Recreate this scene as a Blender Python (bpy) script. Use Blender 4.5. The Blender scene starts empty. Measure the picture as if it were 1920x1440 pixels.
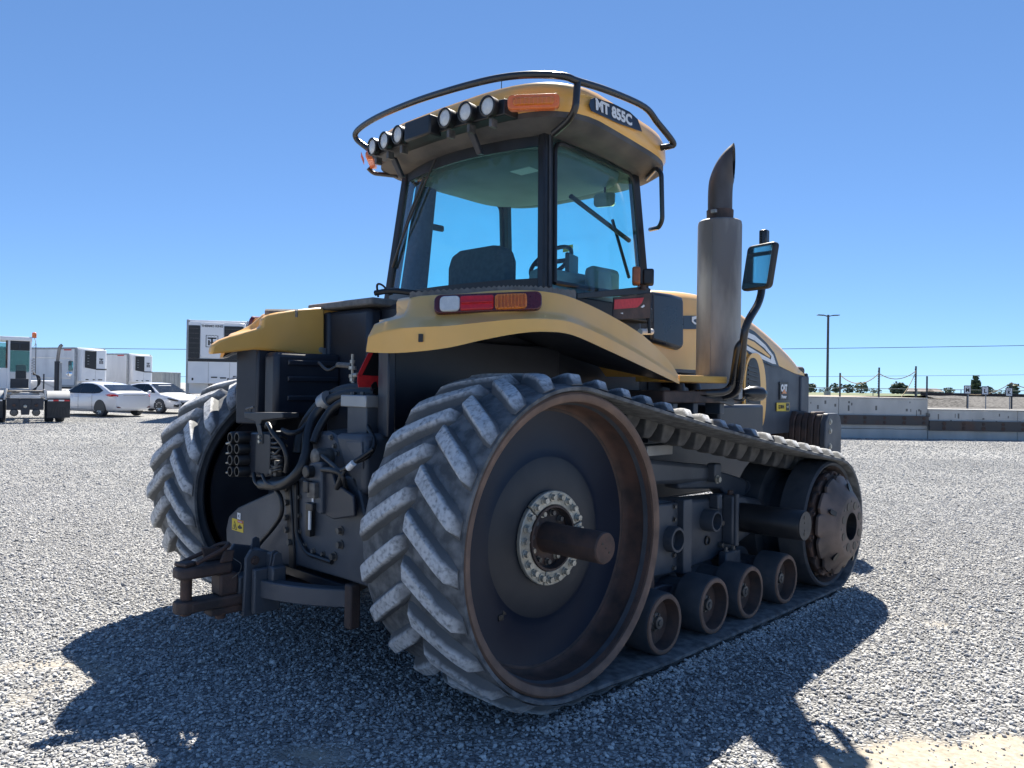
import bpy, bmesh, math, random
import numpy as np
from mathutils import Vector, Matrix, noise
rnd = random.Random(7)
R_ = math.radians
S = bpy.context.scene
COL = S.collection

# ---------------------------------------------------------------- camera
CAM = Vector((3.8694, -2.7842, 1.5039)); YAW, PIT, ROL, FPX = 0.7761, 0.0046, 0.0154, 1449.16
fwd = Vector((-math.sin(YAW), math.cos(YAW), 0)); rgt = Vector((math.cos(YAW), math.sin(YAW), 0)); upv = Vector((0, 0, 1))
F = fwd*math.cos(PIT) + upv*math.sin(PIT); U0 = upv*math.cos(PIT) - fwd*math.sin(PIT)
Rv = rgt*math.cos(ROL) + U0*math.sin(ROL); Uv = U0*math.cos(ROL) - rgt*math.sin(ROL)
cd = bpy.data.cameras.new('camera'); cam = bpy.data.objects.new('camera', cd); COL.objects.link(cam)
cd.sensor_width = 36; cd.lens = 36*FPX/1920; cd.clip_start = 0.05; cd.clip_end = 6000
mw = Matrix((Rv, Uv, -F)).transposed().to_4x4(); mw.translation = CAM; cam.matrix_world = mw
S.camera = cam
# ---------------------------------------------------------------- light
SUN_EL, SUN_AZ = R_(50.6), math.atan2(-0.50, 0.65)       # azimuth from +Y towards +X
w = bpy.data.worlds.new('World'); S.world = w; w.use_nodes = True
nt = w.node_tree; bgn = nt.nodes['Background']; sky = nt.nodes.new('ShaderNodeTexSky')
sky.sky_type = 'NISHITA'; sky.sun_disc = False; sky.sun_elevation = SUN_EL; sky.sun_rotation = SUN_AZ
sky.air_density = 0.6; sky.dust_density = 0.0; sky.ozone_density = 1.0
gam = nt.nodes.new('ShaderNodeGamma'); gam.inputs[1].default_value = 0.68; tin = nt.nodes.new('ShaderNodeVectorMath'); tin.operation = 'MULTIPLY'; tin.inputs[1].default_value = (.55, .83, 1.19)   # the phone's white balance of a clear sky
nt.links.new(sky.outputs[0], gam.inputs[0]); nt.links.new(gam.outputs[0], tin.inputs[0]); nt.links.new(tin.outputs[0], bgn.inputs[0]); bgn.inputs[1].default_value = 0.092
sd = bpy.data.lights.new('sun', 'SUN'); sun = bpy.data.objects.new('sun', sd); COL.objects.link(sun)
sd.energy = 5.0; sd.angle = R_(0.53); sd.color = (1.0, 0.94, 0.84)
tosun = Vector((math.sin(SUN_AZ)*math.cos(SUN_EL), math.cos(SUN_AZ)*math.cos(SUN_EL), math.sin(SUN_EL)))
sun.rotation_euler = tosun.to_track_quat('Z', 'Y').to_euler(); sun.location = (0, 0, 20)
vs = S.view_settings; vs.view_transform = 'Standard'; vs.look = 'None'; vs.exposure = 1.35; vs.gamma = 1
S.cycles.max_bounces = 10; S.cycles.transparent_max_bounces = 24; S.cycles.diffuse_bounces = 5

# ---------------------------------------------------------------- pixel rays of the 1920x1440 photograph
def ray(x, y): return F + Rv*((x-960)/FPX) - Uv*((y-720)/FPX)
def aX(x, y, X): v = ray(x, y); return CAM + v*((X-CAM.x)/v.x)
def aY(x, y, Y): v = ray(x, y); return CAM + v*((Y-CAM.y)/v.y)
def aZ(x, y, Z): v = ray(x, y); return CAM + v*((Z-CAM.z)/v.z)
def G(lat, dep, z=0.0): return Vector((CAM.x, CAM.y, 0)) + rgt*lat + fwd*dep + upv*z   # ground frame of the yard

# ---------------------------------------------------------------- materials
MATS = {}
def mat(name, c1, c2=None, scale=6, rough=.5, metal=0, bump=0, bscale=60, coat=0, dust=0, dcol=(.33,.30,.26), spec=.5, detail=5, streak=None, lo=.35, hi=.65, rvar=.12):
    m = bpy.data.materials.new(name); m.use_nodes = True; n = m.node_tree.nodes; L = m.node_tree.links
    b = n['Principled BSDF']; b.inputs['Roughness'].default_value = rough; b.inputs['Metallic'].default_value = metal
    b.inputs['Specular IOR Level'].default_value = spec
    if coat: b.inputs['Coat Weight'].default_value = coat; b.inputs['Coat Roughness'].default_value = .12
    tc = n.new('ShaderNodeTexCoord'); vec = tc.outputs['Object']
    if streak:
        mp = n.new('ShaderNodeMapping'); mp.inputs['Scale'].default_value = streak; L.new(vec, mp.inputs[0]); vec = mp.outputs[0]
    nz = n.new('ShaderNodeTexNoise'); nz.inputs['Scale'].default_value = scale; nz.inputs['Detail'].default_value = detail; L.new(vec, nz.inputs['Vector'])
    mr = n.new('ShaderNodeMapRange'); mr.inputs[1].default_value = lo; mr.inputs[2].default_value = hi; L.new(nz.outputs['Fac'], mr.inputs[0])
    c2 = c2 or tuple(x*.8 for x in c1)
    mx = n.new('ShaderNodeMix'); mx.data_type = 'RGBA'; mx.inputs[6].default_value = (*c1, 1); mx.inputs[7].default_value = (*c2, 1); L.new(mr.outputs[0], mx.inputs[0])
    out = mx.outputs[2]
    if dust:
        n2 = n.new('ShaderNodeTexNoise'); n2.inputs['Scale'].default_value = 3.1; n2.inputs['Detail'].default_value = 8; L.new(tc.outputs['Object'], n2.inputs['Vector'])
        m2 = n.new('ShaderNodeMapRange'); m2.inputs[1].default_value = .4; m2.inputs[2].default_value = .75; m2.inputs[4].default_value = dust; L.new(n2.outputs['Fac'], m2.inputs[0])
        ge = n.new('ShaderNodeNewGeometry'); sp = n.new('ShaderNodeSeparateXYZ'); L.new(ge.outputs['Normal'], sp.inputs[0])
        m3 = n.new('ShaderNodeMapRange'); m3.inputs[1].default_value = .3; m3.inputs[2].default_value = 1; m3.inputs[4].default_value = min(1, dust*1.6); L.new(sp.outputs[2], m3.inputs[0])
        ad = n.new('ShaderNodeMath'); ad.operation = 'ADD'; ad.use_clamp = True; L.new(m2.outputs[0], ad.inputs[0]); L.new(m3.outputs[0], ad.inputs[1])
        mm = n.new('ShaderNodeMix'); mm.data_type = 'RGBA'; mm.inputs[7].default_value = (*dcol, 1); L.new(out, mm.inputs[6]); L.new(ad.outputs[0], mm.inputs[0]); out = mm.outputs[2]
    L.new(out, b.inputs['Base Color'])
    if rvar:
        mrr = n.new('ShaderNodeMapRange'); mrr.inputs[3].default_value = max(.02, rough-rvar); mrr.inputs[4].default_value = min(1, rough+rvar); L.new(nz.outputs['Fac'], mrr.inputs[0]); L.new(mrr.outputs[0], b.inputs['Roughness'])
    if bump:
        nb = n.new('ShaderNodeTexNoise'); nb.inputs['Scale'].default_value = bscale; nb.inputs['Detail'].default_value = 4; L.new(tc.outputs['Object'], nb.inputs['Vector'])
        bp = n.new('ShaderNodeBump'); bp.inputs['Strength'].default_value = bump; bp.inputs['Distance'].default_value = .004; L.new(nb.outputs['Fac'], bp.inputs['Height']); L.new(bp.outputs[0], b.inputs['Normal'])
    MATS[name] = m; return m
mat('yellow', (.93,.505,.115), (.86,.45,.095), scale=2.5, rough=.36, coat=.3, dust=.15, dcol=(.56,.44,.30), bump=.03, bscale=40)
mat('frame', (.062,.073,.092), (.042,.051,.066), scale=4, rough=.48, dust=.15, dcol=(.14,.145,.15), bump=.15)  # blue in the paint and dust colours stands for skylit shade
mat('dark', (.017,.021,.032), (.027,.032,.044), scale=5, rough=.42, dust=.09, dcol=(.09,.095,.105), bump=.08)  # near-black paint, with the blue cast of skylight put into its colour
mat('black', (.010,.011,.013), (.018,.018,.02), scale=8, rough=.42)
mat('blacktube', (.012,.013,.015), (.02,.02,.022), scale=8, rough=.3, coat=.3)
mat('disc', (.005,.011,.028), (.010,.018,.036), scale=3, rough=.45, spec=.35, dust=.07, dcol=(.05,.06,.075), detail=10, bump=.06, bscale=200)  # black paint; the blue sky's reflection is put into its colour
mat('disc_grey', (.021,.025,.033), (.014,.018,.026), scale=4, rough=.5, bump=.1)
mat('rust', (.115,.062,.045), (.048,.033,.029), scale=7, rough=.75, bump=.4, bscale=120, detail=9)
mat('rustdark', (.095,.058,.046), (.042,.033,.032), scale=9, rough=.7, bump=.4, bscale=90, detail=9)
mat('coverplate', (.17,.125,.105), (.085,.068,.06), scale=5, rough=.6, metal=.15, bump=.3, bscale=120, detail=9)
mat('rustring', (.20,.125,.09), (.13,.085,.065), scale=10, rough=.7, bump=.3, bscale=200, detail=9)
mat('steel', (.50,.48,.41), (.32,.30,.25), scale=14, rough=.45, metal=.35, bump=.1)
mat('boltsteel', (.52,.51,.46), (.34,.32,.27), scale=30, rough=.38, metal=.5)
mat('boltdark', (.16,.15,.14), (.08,.075,.07), scale=30, rough=.5, metal=.4)
mat('stack', (.36,.335,.30), (.19,.175,.165), scale=3.2, rough=.55, metal=.2, bump=.25, bscale=150, streak=(1.6,1.6,.45), detail=9, lo=.4, hi=.6)
mat('pipe', (.11,.10,.10), (.06,.052,.05), scale=6, rough=.55, metal=.4, bump=.2, streak=(1,1,.4))
mat('tread', (.17,.175,.18), (.075,.08,.085), scale=16, rough=.85, bump=.5, bscale=140, detail=9, lo=.36, hi=.62)
mat('lug', (.54,.545,.55), (.20,.205,.21), scale=48, rough=.85, bump=.6, bscale=130, detail=7, lo=.46, hi=.72)
def lug_material():
    m = MATS['lug']; n = m.node_tree.nodes; L = m.node_tree.links; b = n['Principled BSDF']; src = b.inputs['Base Color'].links[0].from_socket
    a = n.new('ShaderNodeAttribute'); a.attribute_name = 'scuff'; tc = n.new('ShaderNodeTexCoord'); nz = n.new('ShaderNodeTexNoise'); nz.inputs['Scale'].default_value = 9; nz.inputs['Detail'].default_value = 8; L.new(tc.outputs['Object'], nz.inputs[0])
    ma = n.new('ShaderNodeMath'); ma.operation = 'MULTIPLY_ADD'; ma.inputs[1].default_value = .9; ma.inputs[2].default_value = -.45; L.new(nz.outputs['Fac'], ma.inputs[0]); ad = n.new('ShaderNodeMath'); ad.operation = 'ADD'; L.new(a.outputs['Fac'], ad.inputs[0]); L.new(ma.outputs[0], ad.inputs[1])
    mr = n.new('ShaderNodeMapRange'); mr.inputs[1].default_value = .45; mr.inputs[2].default_value = .95; L.new(ad.outputs[0], mr.inputs[0])
    mx = n.new('ShaderNodeMix'); mx.data_type = 'RGBA'; mx.inputs[6].default_value = (.115,.12,.125,1); L.new(mr.outputs[0], mx.inputs[0]); L.new(src, mx.inputs[7]); L.new(mx.outputs[2], b.inputs['Base Color'])
lug_material()
mat('rubber', (.036,.043,.054), (.064,.069,.078), scale=9, rough=.75, bump=.3, bscale=120, detail=8)  # rubber colour with a little blue skylight mixed in
mat('guide', (.10,.10,.10), (.055,.055,.058), scale=14, rough=.75, bump=.3)
mat('amber', (.75,.21,.02), (.62,.16,.015), scale=40, rough=.25, coat=.6)
mat('ambersign', (.80,.18,.035), (.72,.15,.03), scale=40, rough=.3, coat=.5)
mat('amberdirty', (.33,.10,.03), (.22,.07,.03), scale=12, rough=.4)
mat('red', (.62,.012,.022), (.52,.010,.018), scale=60, rough=.2, coat=.6)
mat('maroon', (.085,.006,.016), (.07,.005,.012), scale=10, rough=.3, coat=.5)
mat('redtape', (.62,.03,.035), (.52,.025,.03), scale=50, rough=.45)
mat('lenswhite', (.66,.67,.66), (.55,.56,.56), scale=50, rough=.25, coat=.5)
mat('white', (.80,.80,.81), (.74,.745,.76), scale=1.5, rough=.35, coat=.2)
mat('whitepaint', (.78,.79,.82), (.76,.77,.80), scale=.6, rough=.22, coat=.7, rvar=.03)
mat('offwhite', (.62,.62,.62), (.5,.5,.5), scale=2, rough=.5, dust=.1)
mat('chrome', (.75,.75,.75), (.6,.6,.6), scale=10, rough=.12, metal=1, rvar=.03)
mat('grip', (.20,.19,.18), (.13,.125,.12), scale=30, rough=.8, dust=.35, bump=.5, bscale=200)
mat('stepwood', (.62,.36,.07), (.48,.27,.06), scale=5, rough=.5, streak=(6,.6,6))
mat('decal', (.014,.02,.035), (.018,.024,.04), scale=5, rough=.3)
mat('decalwhite', (.82,.82,.82), (.76,.76,.76), scale=20, rough=.4)
mat('stickeryellow', (.78,.56,.04), (.70,.50,.04), scale=20, rough=.5)
mat('seat', (.05,.06,.075), (.035,.042,.055), scale=30, rough=.9)
mat('liner', (.24,.26,.27), (.20,.22,.23), scale=3, rough=.85)
mat('console', (.30,.32,.33), (.24,.26,.27), scale=6, rough=.6)
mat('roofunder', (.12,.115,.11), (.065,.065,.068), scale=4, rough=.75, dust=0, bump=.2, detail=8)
mat('concrete', (.52,.515,.49), (.40,.395,.375), scale=1.6, rough=.85, bump=.4, bscale=30, detail=9, streak=(1,1,.35))
mat('concretedark', (.17,.165,.16), (.12,.12,.115), scale=3, rough=.85)
mat('beamsteel', (.07,.065,.063), (.10,.06,.045), scale=1.1, rough=.7, bump=.3, detail=8, lo=.5, hi=.62)
mat('trailer', (.74,.75,.76), (.60,.61,.63), scale=1.2, rough=.45, dust=.07, streak=(1,1,.25), detail=8)
mat('container', (.42,.43,.42), (.34,.35,.34), scale=.8, rough=.6)
mat('earth', (.30,.245,.18), (.22,.185,.14), scale=.5, rough=.95, bump=.3, bscale=6)
mat('field', (.085,.12,.045), (.14,.145,.06), scale=.06, rough=.95)
mat('ballast', (.105,.10,.095), (.04,.038,.037), scale=9, rough=.95, bump=1.0, bscale=14, detail=9, lo=.42, hi=.58)
mat('leaf', (.085,.115,.07), (.11,.14,.085), scale=2, rough=.8)  # lightened, so that distance haze is part of the leaf colour
mat('bark', (.08,.06,.045), (.05,.04,.03), scale=6, rough=.9)
mat('polemetal', (.07,.07,.075), (.05,.05,.055), scale=2, rough=.5)
mat('galv', (.35,.36,.37), (.27,.28,.29), scale=4, rough=.5, metal=.5)
mat('rope', (.55,.42,.25), (.42,.31,.18), scale=20, rough=.9)
mat('wire', (.10,.10,.105), (.08,.08,.085), scale=1, rough=.6)
mat('housewall', (.30,.25,.22), (.25,.21,.19), scale=1, rough=.8)
mat('alloy', (.45,.45,.46), (.36,.36,.37), scale=8, rough=.3, metal=.8)
mat('flap', (.022,.022,.024), (.04,.04,.042), scale=5, rough=.6)
def glass(name, tint, refl=.08, rough=.0):
    m = bpy.data.materials.new(name); m.use_nodes = True; n = m.node_tree.nodes; L = m.node_tree.links; n.clear()
    o = n.new('ShaderNodeOutputMaterial'); t = n.new('ShaderNodeBsdfTransparent'); t.inputs[0].default_value = (*tint, 1)
    g = n.new('ShaderNodeBsdfGlossy'); g.inputs['Roughness'].default_value = rough; g.inputs[0].default_value = (.9,.95,1,1)
    fr = n.new('ShaderNodeFresnel'); fr.inputs[0].default_value = 1.45
    tc = n.new('ShaderNodeTexCoord'); nz = n.new('ShaderNodeTexNoise'); nz.inputs['Scale'].default_value = 4; nz.inputs['Detail'].default_value = 6; L.new(tc.outputs['Object'], nz.inputs[0])
    d = n.new('ShaderNodeBsdfDiffuse'); d.inputs[0].default_value = (.45,.47,.46,1)          # film of dust on the pane
    mr = n.new('ShaderNodeMapRange'); mr.inputs[1].default_value = .35; mr.inputs[2].default_value = .75; mr.inputs[3].default_value = refl*.25; mr.inputs[4].default_value = refl; L.new(nz.outputs['Fac'], mr.inputs[0])
    m1 = n.new('ShaderNodeMixShader'); L.new(fr.outputs[0], m1.inputs[0]); L.new(t.outputs[0], m1.inputs[1]); L.new(g.outputs[0], m1.inputs[2])
    m2 = n.new('ShaderNodeMixShader'); L.new(mr.outputs[0], m2.inputs[0]); L.new(m1.outputs[0], m2.inputs[1]); L.new(d.outputs[0], m2.inputs[2])
    L.new(m2.outputs[0], o.inputs[0]); MATS[name] = m; return m
glass('cabglass', (.62,.99,.98), .07)
glass('carglass', (.03,.04,.045), .02)
glass('carglasslight', (.16,.22,.22), .06)
glass('truckglass', (.55,.72,.68), .08)
mat('mirror', (.85,.87,.9), (.83,.85,.88), rough=.03, metal=1, rvar=0)

# ---------------------------------------------------------------- mesh builder
class MB:
    def __init__(s): s.v = []; s.f = []
    def add(s, vs, fs):
        o = len(s.v); s.v += [tuple(v) for v in vs]; s.f += [tuple(i+o for i in f) for f in fs]; return s
    def box(s, c, d, rot=None):
        x, y, z = (k/2 for k in d); P = [Vector((a*x, b*y, e*z)) for a in (-1,1) for b in (-1,1) for e in (-1,1)]
        if rot is not None: P = [rot @ p for p in P]
        c = Vector(c)
        return s.add([p+c for p in P], [(0,1,3,2),(4,6,7,5),(0,4,5,1),(2,3,7,6),(0,2,6,4),(1,5,7,3)])
    def bb(s, x0, x1, y0, y1, z0, z1): return s.box(((x0+x1)/2,(y0+y1)/2,(z0+z1)/2),(abs(x1-x0),abs(y1-y0),abs(z1-z0)))
    def cyl(s, p0, p1, r0, r1=None, n=16, caps=True, ph=0):
        p0, p1 = Vector(p0), Vector(p1); r1 = r0 if r1 is None else r1
        d = (p1-p0).normalized(); a = d.orthogonal().normalized(); b = d.cross(a)
        V = []; Fc = []
        for p, r in ((p0,r0),(p1,r1)):
            for i in range(n): t = 2*math.pi*i/n+ph; V.append(p+(a*math.cos(t)+b*math.sin(t))*r)
        for i in range(n): j = (i+1) % n; Fc.append((i,j,n+j,n+i))
        if caps: Fc += [tuple(range(n))[::-1], tuple(range(n,2*n))]
        return s.add(V, Fc)
    def tube(s, pts, r, n=10, rs=None):
        pts = [Vector(p) for p in pts]; V = []; Fc = []; m = len(pts); a = None
        for k, p in enumerate(pts):
            d = (pts[min(k+1,m-1)]-pts[max(k-1,0)]).normalized()
            if a is None: a = d.orthogonal().normalized()
            a = (a-d*a.dot(d)).normalized(); b = d.cross(a); rr = rs[k] if rs else r
            for i in range(n): t = 2*math.pi*i/n; V.append(p+(a*math.cos(t)+b*math.sin(t))*rr)
        for k in range(m-1):
            for i in range(n): j = (i+1) % n; Fc.append((k*n+i,k*n+j,k*n+n+j,k*n+n+i))
        Fc += [tuple(range(n))[::-1], tuple(range((m-1)*n, m*n))]
        return s.add(V, Fc)
    def lathe(s, o, ax, prof, n=48, ref=None, closed=False):
        # prof: list of (radius, distance along axis)
        o = Vector(o); ax = Vector(ax).normalized(); a = (Vector(ref) if ref else ax.orthogonal()).normalized(); b = ax.cross(a)
        V = []; Fc = []
        for r, h in prof:
            for i in range(n): t = 2*math.pi*i/n; V.append(o+ax*h+(a*math.cos(t)+b*math.sin(t))*max(r,1e-4))
        m = len(prof); K = m if closed else m-1
        for k in range(K):
            k2 = (k+1) % m
            for i in range(n): j = (i+1) % n; Fc.append((k*n+i,k*n+j,k2*n+j,k2*n+i))
        return s.add(V, Fc)
    def loft(s, rings, closed=True, cap=True):
        n = len(rings[0]); V = [p for r in rings for p in r]; Fc = []
        for k in range(len(rings)-1):
            for i in range(n if closed else n-1): j = (i+1) % n; Fc.append((k*n+i,k*n+j,k*n+n+j,k*n+n+i))
        if cap and closed: Fc += [tuple(range(n))[::-1], tuple(range((len(rings)-1)*n, len(rings)*n))]
        return s.add(V, Fc)
    def prism(s, poly, off):
        off = Vector(off); P = [Vector(p) for p in poly]; n = len(P)
        return s.add(P+[p+off for p in P], [tuple(range(n))[::-1], tuple(range(n,2*n))]+[(i,(i+1)%n,n+(i+1)%n,n+i) for i in range(n)])
    def xf(s, M): s.v = [tuple(M @ Vector(v)) for v in s.v]; return s
    def mesh(s, name, m, smooth=40, fix=True):
        me = bpy.data.meshes.new(name); me.from_pydata(s.v, [], s.f)
        if fix:
            bm = bmesh.new(); bm.from_mesh(me); bmesh.ops.recalc_face_normals(bm, faces=bm.faces); bm.to_mesh(me); bm.free()
        if m: me.materials.append(MATS[m])
        if smooth:
            me.polygons.foreach_set('use_smooth', [True]*len(me.polygons)); me.set_sharp_from_angle(angle=R_(smooth))
        me.update(); return me
    def build(s, name, m, parent=None, smooth=40, bevel=0, label=None, fix=True, segs=2):
        return link(name, s.mesh(name, m, smooth, fix), parent, bevel, label, segs)
def link(name, me, parent=None, bevel=0, label=None, segs=2):
    o = bpy.data.objects.new(name, me); COL.objects.link(o)
    if parent is not None: o.parent = parent; o.matrix_parent_inverse = Matrix()
    if bevel:
        b = o.modifiers.new('bevel', 'BEVEL'); b.width = bevel; b.segments = segs; b.limit_method = 'ANGLE'; b.angle_limit = R_(35); b.harden_normals = False
    if label: o['label'] = label
    return o
def thing(name, label, cat, loc=(0,0,0), rz=0, group=None):
    o = bpy.data.objects.new(name, None); COL.objects.link(o); o.location = loc; o.rotation_euler = (0,0,rz); o.empty_display_size = .3
    return tag(o, label, cat, group)
def tag(o, label, cat, group=None):
    o['label'] = label; o['category'] = cat
    if group: o['group'] = group
    return o
def struct(o): o['kind'] = 'structure'; return o
def cr(pts, k=6):
    """Catmull-Rom through the points"""
    P = [Vector(p) for p in pts]; P = [P[0]*2-P[1]]+P+[P[-1]*2-P[-2]]; out = []
    for i in range(1, len(P)-2):
        for j in range(k):
            t = j/k; a,b,c,d = P[i-1],P[i],P[i+1],P[i+2]
            out.append(.5*((2*b)+(c-a)*t+(2*a-5*b+4*c-d)*t*t+(3*b-a-3*c+d)*t**3))
    return out+[P[-2]]
def bend(pts, r, k=5):
    """polyline with rounded corners"""
    P = [Vector(p) for p in pts]; out = [P[0]]
    for i in range(1, len(P)-1):
        a = (P[i-1]-P[i]); b = (P[i+1]-P[i]); q = min(r, a.length*.49, b.length*.49); A = P[i]+a.normalized()*q; B = P[i]+b.normalized()*q
        for j in range(k+1): t = j/k; out.append(A*(1-t)**2+P[i]*2*t*(1-t)+B*t*t)
    return out+[P[-1]]
def text(s, size, m, parent, o, xd, zd, name='lettering', bold=0.0, ext=.001, align='CENTER', sx=1.0, label=None):
    c = bpy.data.curves.new('t', 'FONT'); c.body = s; c.size = size; c.align_x = align; c.align_y = 'CENTER'; c.extrude = ext; c.offset = bold; c.resolution_u = 3
    t = bpy.data.objects.new('t', c); COL.objects.link(t); dg = bpy.context.evaluated_depsgraph_get(); dg.update()
    me = bpy.data.meshes.new_from_object(t.evaluated_get(dg)); COL.objects.unlink(t); bpy.data.objects.remove(t); bpy.data.curves.remove(c)
    xd = Vector(xd).normalized(); zd = Vector(zd).normalized(); nn = xd.cross(zd).normalized()
    M = Matrix((xd*sx, zd, nn)).transposed().to_4x4(); M.translation = Vector(o); me.transform(M); me.materials.clear(); me.materials.append(MATS[m])
    return link(name, me, parent, 0, label)
def rrect(w, h, r, n=4):
    out = []
    for cx, cy, a0 in ((w/2-r,h/2-r,0),(-w/2+r,h/2-r,90),(-w/2+r,-h/2+r,180),(w/2-r,-h/2+r,270)):
        for i in range(n+1): t = R_(a0+90*i/n); out.append((cx+r*math.cos(t), cy+r*math.sin(t)))
    return out
def rplate(mb, c, xd, yd, w, h, r, th, n=4):
    c, xd, yd = Vector(c), Vector(xd).normalized(), Vector(yd).normalized(); nn = xd.cross(yd)
    return mb.prism([c+xd*a+yd*b-nn*th/2 for a, b in rrect(w, h, r, n)], nn*th)
def bolt(parent, p, d, r=.014, h=.012, m='boltdark', washer=True, name='bolt'):
    b = MB(); p = Vector(p); d = Vector(d).normalized()
    if washer: b.cyl(p, p+d*h*.25, r*1.35, n=14)
    b.cyl(p+d*h*.25*washer, p+d*h, r, r*.95, n=6, ph=rnd.random())
    return b.build(name, m, parent, smooth=30)
# ================================================================ setting: gravel yard
def axis(lo, hi, st, far):
    a = list(np.arange(lo, hi+1e-6, st)); s = st; x = hi
    while x < far: s *= 1.35; x += s; a.append(x)
    s = st; x = lo
    while x > -far: s *= 1.35; x -= s; a.insert(0, x)
    return a
blobs = []                                             # (centre, radius, amount) of pale fine dust showing between the stones
for px, py, r, am in [(1640,1432,.15,.7),(1760,1430,.2,.8),(1880,1418,.2,.85),(1580,1445,.14,.7),(1920,1440,.28,.9),(1700,1450,.22,.8),
                      (1660,1150,.12,.22),(1760,1165,.14,.22),(30,1250,.16,.4),(110,1240,.12,.35),(60,1300,.14,.35),
                      (180,1255,.22,.26),(330,1215,.22,.22),(520,1430,.2,.26),(640,1420,.2,.24),(1010,1385,.25,.28),(1550,1150,.15,.3)]:
    p = aZ(px, py, 0); blobs.append((p.x, p.y, r, am))
def sand(x, y):
    v = 0
    for bx, by, r, am in blobs:
        d = ((x-bx)**2+(y-by)**2)/(r*r)
        if d < 6: v += am*math.exp(-d)
    if v > 0.02: v *= 1+1.5*noise.noise(Vector((x*4, y*4, 2)))+.6*noise.noise(Vector((x*13, y*13, 4)))
    v += max(0, noise.noise(Vector((x*.55, y*.55, 5.3)))-.36)*.8
    return min(1, max(0, v))
def gz(x, y):
    d = math.hypot(x-CAM.x, y-CAM.y); k = max(0, 1-d/40)
    return k*(.010*noise.noise(Vector((x*1.3, y*1.3, 1)))+.007*noise.noise(Vector((x*4, y*4, 9))))-.012
gx, gy = axis(-9, 9, .14, 3500), axis(-5, 15, .14, 3500)
V = []; A = []
for y in gy:
    for x in gx:
        near = -12 < x < 12 and -8 < y < 18
        V.append((x, y, gz(x, y) if near else -.012)); A.append(sand(x, y) if near else .06)
nx = len(gx); Fc = [(j*nx+i, j*nx+i+1, (j+1)*nx+i+1, (j+1)*nx+i) for j in range(len(gy)-1) for i in range(nx-1)]
me = bpy.data.meshes.new('gravel_ground'); me.from_pydata(V, [], Fc); at = me.attributes.new('sand', 'FLOAT', 'POINT'); at.data.foreach_set('value', A)
me.polygons.foreach_set('use_smooth', [True]*len(me.polygons))
m = bpy.data.materials.new('gravel_ground'); m.use_nodes = True; n = m.node_tree.nodes; L = m.node_tree.links; b = n['Principled BSDF']; b.inputs['Roughness'].default_value = .95; b.inputs['Specular IOR Level'].default_value = .2
tc = n.new('ShaderNodeTexCoord')
def vor(sc, feat):
    v = n.new('ShaderNodeTexVoronoi'); v.feature = feat; v.inputs['Scale'].default_value = sc
    nzz = n.new('ShaderNodeTexNoise'); nzz.inputs['Scale'].default_value = 9; L.new(tc.outputs['Object'], nzz.inputs[0])
    mx = n.new('ShaderNodeMix'); mx.data_type = 'VECTOR'; mx.inputs[0].default_value = .04; L.new(tc.outputs['Object'], mx.inputs[4]); L.new(nzz.outputs['Color'], mx.inputs[5]); L.new(mx.outputs[1], v.inputs['Vector']); return v
v1, v2 = vor(38, 'F1'), vor(38, 'DISTANCE_TO_EDGE')
sep = n.new('ShaderNodeSeparateColor'); L.new(v1.outputs['Color'], sep.inputs[0])
ramp = n.new('ShaderNodeValToRGB'); ramp.color_ramp.elements[0].color = (.20,.202,.208,1); ramp.color_ramp.elements[1].color = (.53,.525,.505,1); e = ramp.color_ramp.elements.new(.55); e.color = (.365,.365,.36,1); L.new(sep.outputs[0], ramp.inputs[0])
big = n.new('ShaderNodeTexNoise'); big.inputs['Scale'].default_value = .35; big.inputs['Detail'].default_value = 7; L.new(tc.outputs['Object'], big.inputs[0])
bm_ = n.new('ShaderNodeMapRange'); bm_.inputs[1].default_value = .3; bm_.inputs[2].default_value = .7; bm_.inputs[3].default_value = .82; bm_.inputs[4].default_value = 1.18; L.new(big.outputs['Fac'], bm_.inputs[0])
mu = n.new('ShaderNodeVectorMath'); mu.operation = 'SCALE'; L.new(ramp.outputs[0], mu.inputs[0]); L.new(bm_.outputs[0], mu.inputs['Scale'])
at_ = n.new('ShaderNodeAttribute'); at_.attribute_name = 'sand'
fine = n.new('ShaderNodeTexNoise'); fine.inputs['Scale'].default_value = 40; fine.inputs['Detail'].default_value = 8; L.new(tc.outputs['Object'], fine.inputs[0])
sr = n.new('ShaderNodeValToRGB'); sr.color_ramp.elements[0].position = .3; sr.color_ramp.elements[0].color = (.29,.255,.20,1); sr.color_ramp.elements[1].position = .7; sr.color_ramp.elements[1].color = (.43,.385,.315,1); L.new(fine.outputs['Fac'], sr.inputs[0])
ss = n.new('ShaderNodeMapRange'); ss.inputs[1].default_value = .12; ss.inputs[2].default_value = .5; L.new(at_.outputs['Fac'], ss.inputs[0])
sm = n.new('ShaderNodeMix'); sm.data_type = 'RGBA'; L.new(ss.outputs[0], sm.inputs[0]); L.new(mu.outputs[0], sm.inputs[6]); L.new(sr.outputs[0], sm.inputs[7]); L.new(sm.outputs[2], b.inputs['Base Color'])
er = n.new('ShaderNodeMapRange'); er.inputs[2].default_value = .25; L.new(v2.outputs['Distance'], er.inputs[0])
jit = n.new('ShaderNodeMath'); jit.operation = 'MULTIPLY_ADD'; jit.inputs[1].default_value = .8; L.new(sep.outputs[1], jit.inputs[0]); L.new(er.outputs[0], jit.inputs[2])
iv = n.new('ShaderNodeMath'); iv.operation = 'SUBTRACT'; iv.inputs[0].default_value = 1; L.new(ss.outputs[0], iv.inputs[1])
hm = n.new('ShaderNodeMath'); hm.operation = 'MULTIPLY'; L.new(jit.outputs[0], hm.inputs[0]); L.new(iv.outputs[0], hm.inputs[1])
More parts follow.
